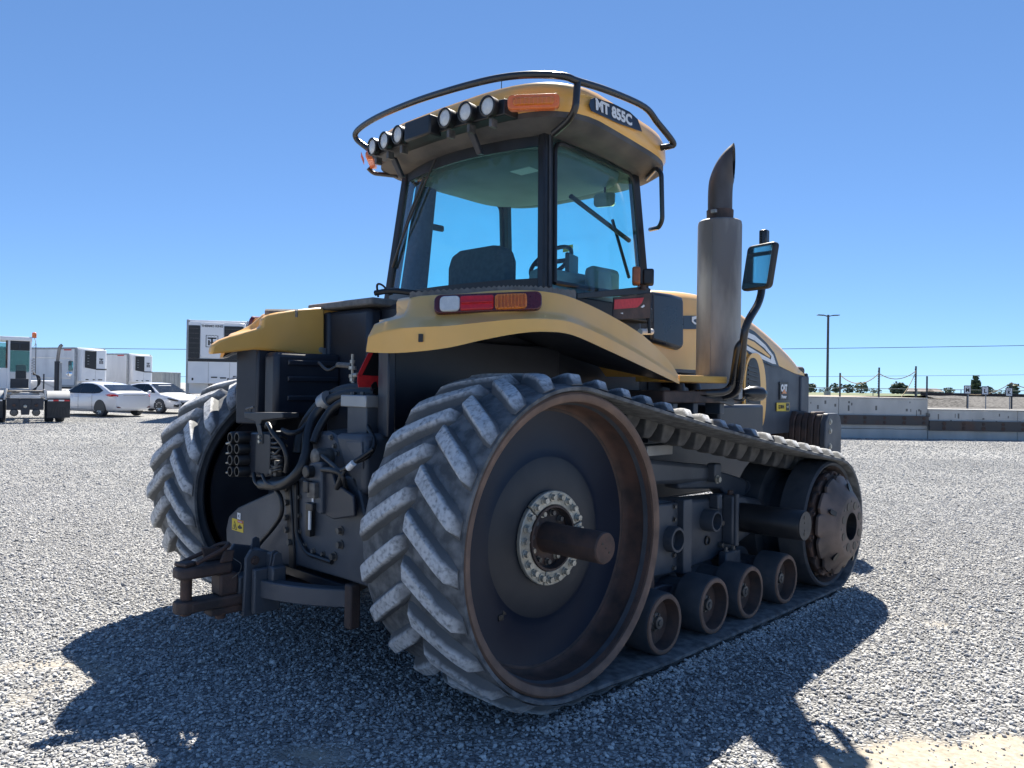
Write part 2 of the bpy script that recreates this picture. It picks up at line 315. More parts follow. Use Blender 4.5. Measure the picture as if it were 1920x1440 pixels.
h2 = n.new('ShaderNodeMath'); h2.operation = 'MULTIPLY_ADD'; h2.inputs[1].default_value = .35; L.new(fine.outputs['Fac'], h2.inputs[0]); L.new(hm.outputs[0], h2.inputs[2])
bp = n.new('ShaderNodeBump'); bp.inputs['Strength'].default_value = 1; bp.inputs['Distance'].default_value = .016; L.new(h2.outputs[0], bp.inputs['Height']); L.new(bp.outputs[0], b.inputs['Normal'])
me.materials.append(m); ground = struct(link('gravel_ground', me)); ground['label'] = 'pale grey crushed gravel covering the whole yard'

# loose stones: points with a size, a stone instanced on each
rs = np.random.RandomState(3); pts = []; sizes = []
def scatter(d0, d1, dens, smin, smax):
    area = .78*(d1*d1-d0*d0); N = int(area*dens)
    dd = np.sqrt(rs.rand(N)*(d1*d1-d0*d0)+d0*d0); ll = (rs.rand(N)*2-1)*.78*dd
    for a, l in zip(dd, ll):
        x = CAM.x+rgt.x*l+fwd.x*a; y = CAM.y+rgt.y*l+fwd.y*a
        sv = sand(x, y); s = smin+(smax-smin)*rs.rand()**2.2
        if rs.rand() < min(.80, sv*1.1): continue
        if sv > .3: s *= .35+.6*rs.rand()
        pts.append((x, y, gz(x, y)+s*.22)); sizes.append(s)
scatter(2.3, 6.5, 2100, .011, .028); scatter(6.5, 11, 1250, .012, .027); scatter(11, 18, 420, .016, .032); scatter(18, 32, 110, .024, .042); scatter(3, 16, 8, .03, .055)
for k in range(5200):                                  # stones pushed up along the edges of the tracks
    sx = 1 if rs.rand() < .75 else -1; edge = 1.590 if rs.rand() < .7 else .895; out = (rs.exponential(.035)) * (1 if edge > 1 else -1)
    x = sx*(edge+out); y = -.25+3.75*rs.rand(); s = .010+.018*rs.rand()**2
    pts.append((x, y, gz(x, y)+s*.3+max(0, .030-abs(out)*.55)*rs.rand())); sizes.append(s)
pm = bpy.data.meshes.new('gravel'); pm.from_pydata(pts, [], []); sa = pm.attributes.new('size', 'FLOAT', 'POINT'); sa.data.foreach_set('value', sizes)
gm = bpy.data.materials.new('stone'); gm.use_nodes = True; n = gm.node_tree.nodes; L = gm.node_tree.links; b = n['Principled BSDF']; b.inputs['Roughness'].default_value = .85; b.inputs['Specular IOR Level'].default_value = .3
oi = n.new('ShaderNodeObjectInfo'); rp = n.new('ShaderNodeValToRGB'); els = rp.color_ramp.elements
els[0].color = (.22,.222,.226,1); els[1].color = (.68,.665,.63,1)
for p_, c_ in ((.18,(.33,.33,.333,1)),(.6,(.46,.457,.445,1)),(.9,(.56,.55,.53,1))): e = els.new(p_); e.color = c_
L.new(oi.outputs['Random'], rp.inputs[0])
tcs = n.new('ShaderNodeTexCoord'); nz = n.new('ShaderNodeTexNoise'); nz.inputs['Scale'].default_value = 3; L.new(tcs.outputs['Object'], nz.inputs[0]); mrs = n.new('ShaderNodeMapRange'); mrs.inputs[3].default_value = .8; mrs.inputs[4].default_value = 1.2; L.new(nz.outputs['Fac'], mrs.inputs[0])
mv = n.new('ShaderNodeVectorMath'); mv.operation = 'SCALE'; L.new(rp.outputs[0], mv.inputs[0]); L.new(mrs.outputs[0], mv.inputs['Scale']); L.new(mv.outputs[0], b.inputs['Base Color'])
pm.materials.append(gm)
gravel = link('gravel', pm); gravel['kind'] = 'stuff'; gravel['label'] = 'loose angular grey gravel stones scattered on the yard'
ng = bpy.data.node_groups.new('scatter_stones', 'GeometryNodeTree')
ng.interface.new_socket('Geometry', in_out='INPUT', socket_type='NodeSocketGeometry'); ng.interface.new_socket('Geometry', in_out='OUTPUT', socket_type='NodeSocketGeometry')
N = ng.nodes; K = ng.links; gi = N.new('NodeGroupInput'); go = N.new('NodeGroupOutput'); gti = N.new('GeometryNodeGeometryToInstance')
for k in range(4):
    ic = N.new('GeometryNodeMeshIcoSphere'); ic.inputs['Radius'].default_value = .5; ic.inputs['Subdivisions'].default_value = 2
    sp = N.new('GeometryNodeSetPosition'); K.new(ic.outputs[0], sp.inputs[0]); po = N.new('GeometryNodeInputPosition')
    vn = N.new('ShaderNodeTexVoronoi'); vn.inputs['Scale'].default_value = 1.15; ad = N.new('ShaderNodeVectorMath'); ad.operation = 'ADD'; ad.inputs[1].default_value = (k*3.7, k*1.9, 0.4*k); K.new(po.outputs[0], ad.inputs[0]); K.new(ad.outputs[0], vn.inputs['Vector'])
    mm = N.new('ShaderNodeMath'); mm.operation = 'MULTIPLY_ADD'; mm.inputs[1].default_value = -.95; mm.inputs[2].default_value = 1.30; K.new(vn.outputs['Distance'], mm.inputs[0])
    sc = N.new('ShaderNodeVectorMath'); sc.operation = 'SCALE'; K.new(po.outputs[0], sc.inputs[0]); K.new(mm.outputs[0], sc.inputs['Scale']); K.new(sc.outputs[0], sp.inputs['Position'])
    smat = N.new('GeometryNodeSetMaterial'); smat.inputs['Material'].default_value = gm; K.new(sp.outputs[0], smat.inputs[0]); K.new(smat.outputs[0], gti.inputs[0])
ip = N.new('GeometryNodeInstanceOnPoints'); K.new(gi.outputs[0], ip.inputs['Points']); K.new(gti.outputs[0], ip.inputs['Instance']); ip.inputs['Pick Instance'].default_value = True
ri = N.new('FunctionNodeRandomValue'); ri.data_type = 'INT'; ri.inputs['Min'].default_value if False else None
ri.inputs[4].default_value = 0; ri.inputs[5].default_value = 3; K.new(ri.outputs[2], ip.inputs['Instance Index'])
rr = N.new('FunctionNodeRandomValue'); rr.data_type = 'FLOAT_VECTOR'; rr.inputs[0].default_value = (-.5,-.5,0); rr.inputs[1].default_value = (.5,.5,6.283); K.new(rr.outputs[0], ip.inputs['Rotation'])
rv = N.new('FunctionNodeRandomValue'); rv.data_type = 'FLOAT_VECTOR'; rv.inputs[0].default_value = (.75,.6,.42); rv.inputs[1].default_value = (1.3,1.0,.75); rv.inputs['Seed'].default_value = 5
na = N.new('GeometryNodeInputNamedAttribute'); na.inputs[0].default_value = 'size'; s2 = N.new('ShaderNodeVectorMath'); s2.operation = 'SCALE'; K.new(rv.outputs[0], s2.inputs[0]); K.new(na.outputs[0], s2.inputs['Scale']); K.new(s2.outputs[0], ip.inputs['Scale'])
K.new(ip.outputs[0], go.inputs[0]); md = gravel.modifiers.new('scatter', 'NODES'); md.node_group = ng

# ================================================================ right background: loading dock wall, rail bank, posts, fence, far trees
B0 = Matrix((rgt, fwd, upv)).transposed().to_4x4(); B0.translation = (CAM.x, CAM.y, 0)     # local x = right, y = away, z = up
def bgmesh(mb): return mb.xf(B0)
WD = 26.0
wall = thing('concrete_wall', 'long grey concrete dock wall with a rusty steel beam along it', 'wall', G(11, WD))
inv = Matrix.Translation(-G(11, WD))
def wpart(mb, name, m, parent=wall, **k): bgmesh(mb); mb.xf(inv if parent is wall else Matrix()); return mb.build(name, m, parent, **k)
def bgw(x, D): return (x-960)/FPX*D
for i in range(4):                                    # tall section: cast panels with joints
    x0, x1 = 2.0+i*3.0, 2.0+(i+1)*3.0; wpart(MB().bb(x0+.006, x1-.006, WD, WD+.6, -.3, .30), 'lower_panel', 'concrete', bevel=.008); wpart(MB().bb(x0+.006, x1-.006, WD, WD+.6, .312, 1.325), 'upper_panel', 'concrete', bevel=.008)
for i in range(5):
    x0, x1 = 14.0+i*3.0, 14.0+(i+1)*3.0; wpart(MB().bb(x0+.006, x1-.006, WD-.03, WD+.6, -.3, .97), 'lower_panel', 'concrete', bevel=.008)
wpart(MB().bb(2, 13.99, WD-.03, WD+.66, 1.328, 1.365), 'coping', 'concrete', bevel=.006); wpart(MB().bb(14.0, 29, WD-.06, WD+.66, .973, 1.005), 'coping', 'concrete', bevel=.006)
wpart(MB().bb(2, 13.985, WD-.10, WD-.004, .44, .76), 'steel_beam', 'beamsteel', bevel=.005, label='rusty dark steel beam bolted to the taller wall section')
wpart(MB().bb(14.0, 29, WD-.13, WD-.034, .28, .61), 'steel_beam', 'beamsteel', bevel=.005)
mat('stain', (.09,.05,.035), (.05,.035,.03), scale=8, rough=.8)
for i in range(26):                                   # bolt pads on the beam, in pairs
    x = 9.2+i*.66
    if x > 22: break
    dz, dy = (.44, WD-.10) if x < 13.9 else (.28, WD-.13)
    for q in (.09, .24): wpart(MB().cyl((x, dy-.012, dz+q), (x, dy+.004, dz+q), .05+.02*rnd.random(), n=10), 'bolt_pad', 'stain')
for i in range(34):                                   # dark drip stains and chipped spots on the concrete
    x = 9.3+rnd.random()*12
    t, d0 = (1.32, WD) if x < 13.9 else (.96, WD-.03)
    h = .05+.18*rnd.random(); z = t-.08-rnd.random()*.3; wpart(MB().bb(x, x+.02+.05*rnd.random(), d0-.0015, d0+.01, z-h, z), 'drip_stain', 'concretedark', smooth=0)
wpart(MB().bb(1.7, 1.996, WD, 46, -.3, 1.325), 'end_wall', 'concrete', bevel=.008)
# raised ground behind the wall
def sheet(name, x0, x1, d0, d1, z0, z1, m, lab, nx=24, ny=10, amp=.0, fr=1.0):
    V = []; 
    for j in range(ny+1):
        for i in range(nx+1):
            x = x0+(x1-x0)*i/nx; dpt = d0*(d1/d0)**(j/ny); zz = z0+(z1-z0)*(dpt-d0)/(d1-d0)
            V.append(G(x, dpt, zz+amp*noise.noise(Vector((x*fr, dpt*fr, 3)))))
    mb = MB().add(V, [(j*(nx+1)+i, j*(nx+1)+i+1, (j+1)*(nx+1)+i+1, (j+1)*(nx+1)+i) for j in range(ny) for i in range(nx)])
    o = struct(mb.build(name, m, None, fix=False)); o['label'] = lab; return o
sheet('dock_ground', 2, 13.99, WD+.6, 34, 1.31, 1.31, 'earth', 'bare tan earth on top of the raised dock behind the wall', amp=.02)
sheet('dock_ground', 2, 19.8, 34, 46, 1.31, 1.31, 'earth', 'tan earth at the back of the raised dock', amp=.02)
sheet('low_dock_ground', 14.0, 50, WD+.6, 34, .96, .96, 'ballast', 'dark gravel shelf behind the lower wall section', amp=.03, fr=3)
sheet('dock_slope', 13.9, 19.85, 33.0, 34.05, .94, 1.315, 'ballast', 'dark stone slope at the end of the raised dock', amp=.03, fr=3)
sheet('rail_bank', 19.8, 60, 34, 37, .96, 1.42, 'ballast', 'dark stone ballast bank carrying the railway track', amp=.05, fr=2, nx=60)
sheet('bank_top', 19.8, 60, 37, 46, 1.42, 1.30, 'ballast', 'ballast bed on top of the railway bank', amp=.03, fr=2)
sheet('field', 2, 900, 46, 2500, 1.28, 1.45, 'field', 'green and tan farm field reaching the horizon', amp=.1, fr=.02, nx=60, ny=30)
sheet('dirt_track', 2, 200, 46.2, 56, 1.31, 1.31, 'earth', 'tan dirt strip along the field edge', nx=30)
def bgthing(name, lab, cat, lat, dep, z=0, group=None): return thing(name, lab, cat, G(lat, dep, z), YAW, group)      # local x = right, y = away
rl = bgthing('railway_rail', 'thin rusty steel rail lying on the ballast bank', 'rail', 36, 38.2, 1.42)
MB().bb(-15.8, 22, -.035, .035, .10, .15).build('rail_head', 'rustdark', rl); MB().bb(-15.8, 22, -.015, .015, .012, .1).build('rail_web', 'rustdark', rl); MB().bb(-15.8, 22, -.07, .07, 0, .012).build('rail_foot', 'rustdark', rl)
for k, (px, top, pz, lab) in enumerate([(1575,2.32,1.31,'dark steel post nearest the light pole, holding one end of the rope'), (1648,2.57,1.31,'notched dark post in the middle of the sagging rope'), (1717,2.65,1.31,'tallest notched post, where the rope drops to the ground'),
                             (1738,2.24,1.31,'short bare post at the end of the taller wall'), (1814,1.80,.96,'black post behind the sign with the letter M'), (1897,2.02,.96,'black post in front of the sign with the letter K')]):
    D = 31.0 if k < 4 else 30.5; top = 1.504+(top-1.504)*D/32
    p = bgthing('steel_post', lab, 'post', bgw(px, D)*1.0, D, pz-.05, 'posts along the dock edge'); mb = MB().bb(-.035, .035, -.004, .004, 0, top-pz+.05).bb(-.005, .005, .004, .05, 0, top-pz+.05); mb.build('shaft', 'polemetal', p)
    if k in (1, 2):
        nb = MB().bb(-.048, -.034, -.006, .006, 0, .05).mesh('notch', 'polemetal')
        for i in range(int((top-pz)/.1)-1): link('notch', nb, p).location = (0, 0, .1+.1*i)
def rope(a, b, sag, lab, D0, D1):
    pts = []
    for i in range(17):
        t = i/16; x = a[0]+(b[0]-a[0])*t; y = a[1]+(b[1]-a[1])*t+sag*4*t*(1-t); Dp = D0+(D1-D0)*t
        v = ray(x, y); pts.append(CAM+v*(Dp/v.dot(fwd)))
    tag(MB().tube(pts, .016, n=6).build('rope', 'rope'), lab, 'rope', 'ropes between the posts')
rope((1576,704),(1648,700),17,'tan rope sagging between the first and second post',30.95,30.95); rope((1648,700),(1718,695),13,'tan rope sagging between the second and tallest post',30.95,30.95)
rope((1717,698),(1690,744),4,'tan rope hanging from the tallest post to the ground',30.95,30.2); rope((1815,739),(1897,717),9,'tan rope from the low post up to the post by the letter K',30.4,30.4); rope((1897,718),(1960,732),4,'tan rope running from the K post out of the right edge',30.4,30.4)
for px, py, ch in [(1814,730,'M'),(1847,731,'L'),(1892,733,'K')]:
    D = 29.6; s = bgthing('row_sign', f'white row sign with the black letter {ch} on a pole', 'sign', bgw(px, D), D, .95, 'letter signs on the dock'); zc = 1.504+(739-py)/FPX*D-.95+.0
    mb = MB(); rplate(mb, (0,0,zc), (1,0,0), (0,0,1), .27, .33, .02, .012); mb.build('panel', 'black', s); mb = MB(); rplate(mb, (0,-.008,zc), (1,0,0), (0,0,1), .225, .285, .012, .006); mb.build('face', 'decalwhite', s)
    text(ch, .20, 'black', s, (0,-.0125,zc-.02), (1,0,0), (0,0,1), bold=.008); MB().bb(-.06, .06, -.0125, -.0115, zc+.10, zc+.115).build('print_line', 'black', s, smooth=0)
    MB().bb(.03, .055, .007, .03, 0, zc+.16).build('pole', 'galv', s)
# chain link fence: pipe posts and rail
fe = bgthing('pipe_fence', 'low galvanised pipe fence along the far field edge', 'fence', 30, 58, 1.3)
MB().cyl((-20,0,.56),(34,0,.56), .022, n=6).build('top_rail', 'galv', fe)
for i in range(15): MB().cyl((-19.4+i*3.3,0,-.1),(-19.4+i*3.3,0,.58), .03, n=6).build('fence_post', 'galv', fe)
for i in range(4): MB().cyl((-20,0,.08+i*.13),(34,0,.08+i*.13), .005, n=4).build('fence_wire', 'galv', fe)
lp = bgthing('light_pole', 'tall dark double-headed light pole rising behind the dock wall', 'light pole', bgw(1550,60)+.05, 60, 1.28)
MB().cyl((0,0,.3),(0,0,6.25), .10, .085, n=12).build('pole', 'polemetal', lp); MB().cyl((0,0,0),(0,0,.32), .25, n=16).build('base', 'concrete', lp)
for s in (-1,1):
    MB().loft([[Vector((s*a, y*wd, z+h*.5*q)) for y, q in ((-1,-1),(1,-1),(1,1),(-1,1))] for a, z, h, wd in ((.0,6.12,.08,.05),(.30,6.20,.07,.05),(.36,6.21,.07,.16),(.82,6.23,.06,.16),(.86,6.23,.03,.12))]).build('lamp_head', 'polemetal', lp, smooth=0)
def wire(px0, py0, px1, py1, D, lab, r=.03, sag=0):
    pts = []
    for i in range(25):
        t = i/24; v = ray(px0+(px1-px0)*t, py0+(py1-py0)*t+sag*4*t*(1-t)); pts.append(CAM+v*(D/v.dot(fwd)))
    tag(MB().tube(pts, r, n=5).build('power_line', 'wire'), lab, 'power line', 'overhead lines')
wire(-300,646,2300,640,150,'upper power line crossing the whole sky behind the tractor', .055, 14)
wire(-300,700,2300,698,150,'lower thin power line just above the horizon', .032, 9)
# far trees along the field
def tree(px, w, h, D, lab, kind=0, z0=1.3):
    t = thing('distant_tree', lab, 'tree', G(bgw(px, D), D, z0), rnd.random()*6, 'trees on the horizon')
    MB().tube([(0,0,-.3),(0.1,0,h*.3),(.05,.1,h*.6)], .1, n=6, rs=[.03*h,.024*h,.012*h]).build('trunk', 'bark', t)
    mb = MB()
    for i in range(170):
        while True:
            p = Vector((rnd.uniform(-1,1), rnd.uniform(-1,1), rnd.uniform(0,1)))
            rr = (1-.75*p.z if kind else math.sqrt(max(0,1-(2*p.z-.9)**2))); 
            if math.hypot(p.x,p.y) < rr*(.75+.4*noise.noise(p*2.3+Vector((px,0,0)))): break
        c = Vector((p.x*w/2, p.y*w/2, h*(.04+.96*p.z))); s = h*.10*(.6+rnd.random()*.9)
        q = Matrix.Rotation(rnd.random()*6,3,'Z') @ Matrix.Rotation(rnd.random()*3,3,'X')
        mb.add([c+q@Vector((a*s,b2*s,0)) for a,b2 in ((-1,-.6),(1,-.7),(.9,.8),(-.8,.6))], [(0,1,2,3)])
    mb.build('crown', 'leaf', t, smooth=0, fix=False)
tl = [(1508,9,5,380),(1521,7,5,380),(1568,8,5.5,400),(1590,8,5,400),(1615,9,6,380),(1682,8,5.5,330),(1690,5,5,330),(1677,4,4.5,330),(1830,4.5,8,290),(1825,4,4.5,290),(1853,5,3.5,290),(1901,5,5,290),(1780,7,4,400)]
nm = ['leftmost tiny tree beside the tractor nose','small round tree left of the light pole','low tree just right of the light pole','low shrubby tree near the first dock post','rounded tree between the first and second posts','taller dark tree right of the second post','slender tree beside the taller dark tree','small tree left of the taller dark tree','tall pointed tree between the M and L signs','bushy tree at the foot of the pointed tree','low tree right of the L sign','dark tree behind the K sign','faint low tree left of the M sign']
for (px, w_, h_, D_), lab in zip(tl, nm): tree(px, w_, h_, D_, lab, kind=1 if 'pointed' in lab else 0)
tl2 = [(1640,14,4,600),(1720,16,4,620),(1760,12,4,600),(1870,14,4,620),(1545,14,4,620)]
for i, (px, w_, h_, D_) in enumerate(tl2): tree(px, w_, h_, D_, ['far hazy hedge tree left of the second post','far hazy hedge tree beside the tallest post','far hazy hedge tree right of the low farmhouse','far hazy hedge tree between the L and K signs','far hazy hedge tree behind the light pole'][i])
for px, wd, D, lab in [(1722,13,400,'long low brown farmhouse behind the tallest post'),(1748,8,400,'small farmhouse with a pale wall right of the bare post')]:
    hs = bgthing('farmhouse', lab, 'house', bgw(px,D), D, 1.0); MB().bb(-wd/2, wd/2, -3, 3, 0, 1.8).build('wall', 'housewall' if wd > 10 else 'offwhite', hs)
    MB().loft([[Vector((-wd/2-.4,-3.5,1.8)),Vector((wd/2+.4,-3.5,1.8)),Vector((wd/2+.4,3.5,1.8)),Vector((-wd/2-.4,3.5,1.8))],[Vector((-wd/2+1.5,-.1,3.4)),Vector((wd/2-1.5,-.1,3.4)),Vector((wd/2-1.5,.1,3.4)),Vector((-wd/2+1.5,.1,3.4))]]).build('roof', 'housewall', hs, smooth=0)
    for i in range(3): MB().bb(-wd/2+wd*(i+.6)/3.5, -wd/2+wd*(i+.6)/3.5+1, -3.06, -3.003, .7, 1.5).build('window', 'black', hs, smooth=0)
# ================================================================ the tracked tractor (x = its right, y = forward, z = up)
T = thing('tracked_tractor', 'large tan and black rubber-tracked farm tractor seen from its rear right corner', 'tractor')
XO, XI = 1.582, .906; RC, ZD = .733, .788; RI, ZI, WB = .497, .522, 3.03; LH = .055; BT = .03
dy, dz = WB, ZI-ZD; Dd = math.hypot(dy, dz); th = math.atan2(dz, dy)+math.acos((RC-RI)/Dd)
L1 = WB; A1 = th+math.pi/2; L2 = A1*RI; L3 = math.sqrt(Dd*Dd-(RC-RI)**2); A2 = 3*math.pi/2-th; L4 = A2*RC; LOOP = L1+L2+L3+L4
def path(s):
    """belt outer surface at arc length s: y, z and outward normal"""
    s %= LOOP
    if s < L1: t = min(1, s/.85); return s, ZD-RC-(ZD-RC-ZI+RI)*t*t*(3-2*t), 0, -1
    s -= L1
    if s < L2: a = -math.pi/2+s/RI; return WB+RI*math.cos(a), ZI+RI*math.sin(a), math.cos(a), math.sin(a)
    s -= L2; c, n_ = math.cos(th), math.sin(th)
    if s < L3:
        t = s/L3; sag = -.018*4*t*(1-t)
        return (WB+RI*c)*(1-t)+RC*c*t, (ZI+RI*n_)*(1-t)+(ZD+RC*n_)*t+sag, c, n_
    s -= L3; a = th+s/RC; return RC*math.cos(a), ZD+RC*math.sin(a), math.cos(a), math.sin(a)
def P3(s, x, h, sx): y, z, ny, nz = path(s); return Vector((sx*x, y+ny*h, z+nz*h))
NP = 50; PITCH = LOOP/NP
def make_track(sx):
    wd = XO-XI; prof = [(XI+.004,-.024),(XI+.002,-.008),(XI+.02,-.002),(XI+.07,.004),(XI+.2,.006),((XI+XO)/2,.007),(XO-.2,.006),(XO-.07,.004),(XO-.02,-.002),(XO-.002,-.008),(XO-.004,-.024),(XO-.03,-BT),((XI+XO)/2,-BT),(XI+.03,-BT)]
    n = 220; mb = MB(); m = len(prof); V = []; Fc = []
    for k in range(n):
        for x, h in prof: V.append(P3(LOOP*k/n, x, h, sx))
    for k in range(n):
        for i in range(m): j = (i+1) % m; k2 = (k+1) % n; Fc.append((k*m+i, k*m+j, k2*m+j, k2*m+i))
    tr = mb.add(V, Fc).build('track_belt', 'tread', T, smooth=50)
    for row in (0, 1):
        for k in range(NP):
            s0 = (k+.5*row)*PITCH; mb = MB(); rings = []; nl = 9
            xa, xb = (XI+.010, XI+.355) if row == 0 else (XO-.010, XO-.355)
            for i in range(nl):
                t = i/(nl-1); x = xa+(xb-xa)*t; s = s0-.215*t**.95
                e = min(t/.10, (1-t)/.12, 1); e = max(0, e)**.6; H = LH*(.12+.88*e)*(1.0+.06*noise.noise(Vector((k*1.7+row, t*3, sx)))); 
                if t < .2: H *= .72+1.4*t                      # worn down at the shoulder
                wt, wb = .036*(.8+.2*e), .059*(.7+.3*e)
                rings.append([P3(s+o, x+q, h, sx) for o, h, q in ((-wb,.0,0),(-wt-.009,H*.55,0),(-wt-.001,H*.90,0),(-wt*.80,H,0),(wt*.80,H,0),(wt+.001,H*.90,0),(wt+.009,H*.55,0),(wb,.0,0))])
            mb.loft(rings, closed=False)
            n8 = 8; o = 0; mb.f.append(tuple(range(8))); mb.f.append(tuple(range((nl-1)*8, nl*8)))
            lo_ = mb.build('tread_lug', 'lug', tr, smooth=38, fix=False); sc_a = lo_.data.attributes.new('scuff', 'FLOAT', 'POINT'); sc_a.data.foreach_set('value', [(0,.35,.8,1,1,.8,.35,0)[v_ % 8]*(1 if 0 < v_//8 < nl-1 else .5) for v_ in range(nl*8)])
    # guide blocks on the inner face
    gb = MB(); NG = 54
    for k in range(NG):
        s0 = k*LOOP/NG+.02; mb = MB(); y, z, ny, nz = path(s0); ty, tz = -nz*-1, ny*-1
        base = []
        xc = (XI+XO)/2
        for h, hw, hx in ((-BT+.004,.066,.075),(-BT-.03,.060,.070),(-BT-.085,.040,.052),(-BT-.10,.030,.042)):
            base.append([P3(s0+a*hw, xc+b*hx, h, sx) for a, b in ((-1,-1),(1,-1),(1,1),(-1,1))])
        mb.loft(base).build('guide_block', 'guide', tr, smooth=0, bevel=.008)
    return tr
for sx in (1, -1): make_track(sx)
def AX(sx): return Vector((sx, 0, 0))
def make_drive(sx):
    ax = AX(sx); o = Vector((0, 0, ZD)); ref = (0,0,1)
    # drum: two rubber-faced halves with the guide slot between
    w = MB().lathe(o, ax, [(.640,1.50),(.655,1.545),(.700,1.553),(.702,1.54),(.702,1.33),(.60,1.325),(.60,1.15),(.702,1.145),(.702,.95),(.66,.94),(.64,.96),(.62,1.2)], 96, ref).build('drive_wheel', 'rubber', T, smooth=35)
    MB().lathe(o, ax, [(.655,1.556),(.668,1.567),(.690,1.568),(.701,1.558),(.701,1.545),(.655,1.545)], 96, ref, closed=True).build('rim_lip', 'rustring', w)
    MB().lathe(o, ax, [(.660,1.556),(.648,1.53),(.645,1.47),(.641,1.41),(.630,1.384),(.612,1.374)], 96, ref).build('rim_inner_wall', 'rust', w)
    MB().lathe(o, ax, [(.6125,1.3740),(.58,1.366),(.50,1.362),(.43,1.365),(.40,1.372),(.385,1.379)], 96, ref).build('wheel_disc', 'disc', w)
    MB().lathe(o, ax, [(.385,1.379),(.36,1.386),(.30,1.392),(.20,1.40),(.14,1.40)], 96, ref).build('disc_centre', 'disc_grey', w)
    MB().lathe(o, ax, [(.60,.97),(.58,1.0),(.30,1.05),(.12,1.04),(.12,.75)], 64, ref).build('inner_disc', 'dark', w)
    MB().lathe(o, ax, [(.606,1.3735),(.611,1.379),(.618,1.380),(.622,1.3785)], 96, ref).build('weld_bead', 'rustdark', w)
    # bolt ring in three segments
    for k in range(3):
        a0, a1 = R_(15+120*k+1), R_(15+120*(k+1)-1); rings = []
        for i in range(15):
            a = a0+(a1-a0)*i/14; rings.append([o+Vector((sx*x, r*math.cos(a), r*math.sin(a))) for r, x in ((.158,1.401),(.158,1.424),(.226,1.424),(.226,1.401))])
        MB().loft(rings).build('bolt_ring', 'steel', w, smooth=30, bevel=.004)
    for k in range(21):
        a = R_(15+8.57+k*360/21); bolt(w, o+Vector((sx*1.424, .196*math.cos(a), .196*math.sin(a))), ax, .0155, .024, 'boltsteel')
    MB().lathe(o, ax, [(.158,1.40),(.156,1.432),(.146,1.432),(.142,1.385),(.07,1.385)], 48, ref).build('hub_plate', 'rustdark', w)
    for k in range(11):
        a = R_(9+k*360/11); bolt(w, o+Vector((sx*1.386, .118*math.cos(a), .118*math.sin(a))), ax, .013, .022, 'boltsteel' if k % 3 == 0 else 'boltdark')
    # axle: a worn eight-sided bar
    V = []
    for x, k in ((1.0,1),(1.735,1),(1.742,.93)):
        V.append([o+Vector((sx*x, .073*k*math.cos(t), .073*k*math.sin(t))) if True else 0 for t in [R_(a) for a in (4,18,32,46,60,90,104,118,132,146,176,200,220,238,252,270,290,306,322,338)]])
    sh = MB().loft(V).build('axle_shaft', 'rustdark', w, smooth=25)
    MB().lathe(o, ax, [(.068,1.7425),(.05,1.7432),(.0,1.7435)], 24, ref).build('axle_end_face', 'rust', w)
    for q in (-.025, 0, .025): MB().cyl(o+Vector((sx*1.742, q*1.0, -q*.9)), o+Vector((sx*1.7455, q, -q*.9)), .006 if q else .004, n=10).build('axle_hole', 'black', w)
    for q, ww in ((0,.035),(.05,.028)):                      # small slots in the disc
        a = R_(228)+q*1.6; p = o+Vector((sx*1.364, -.44*math.cos(R_(50))-q*.4*-1, -.44*math.sin(R_(50))+q*.45)); MB().box(p, (.012, ww, .03)).build('disc_slot', 'black', w, bevel=.004)
for sx in (1, -1): make_drive(sx)
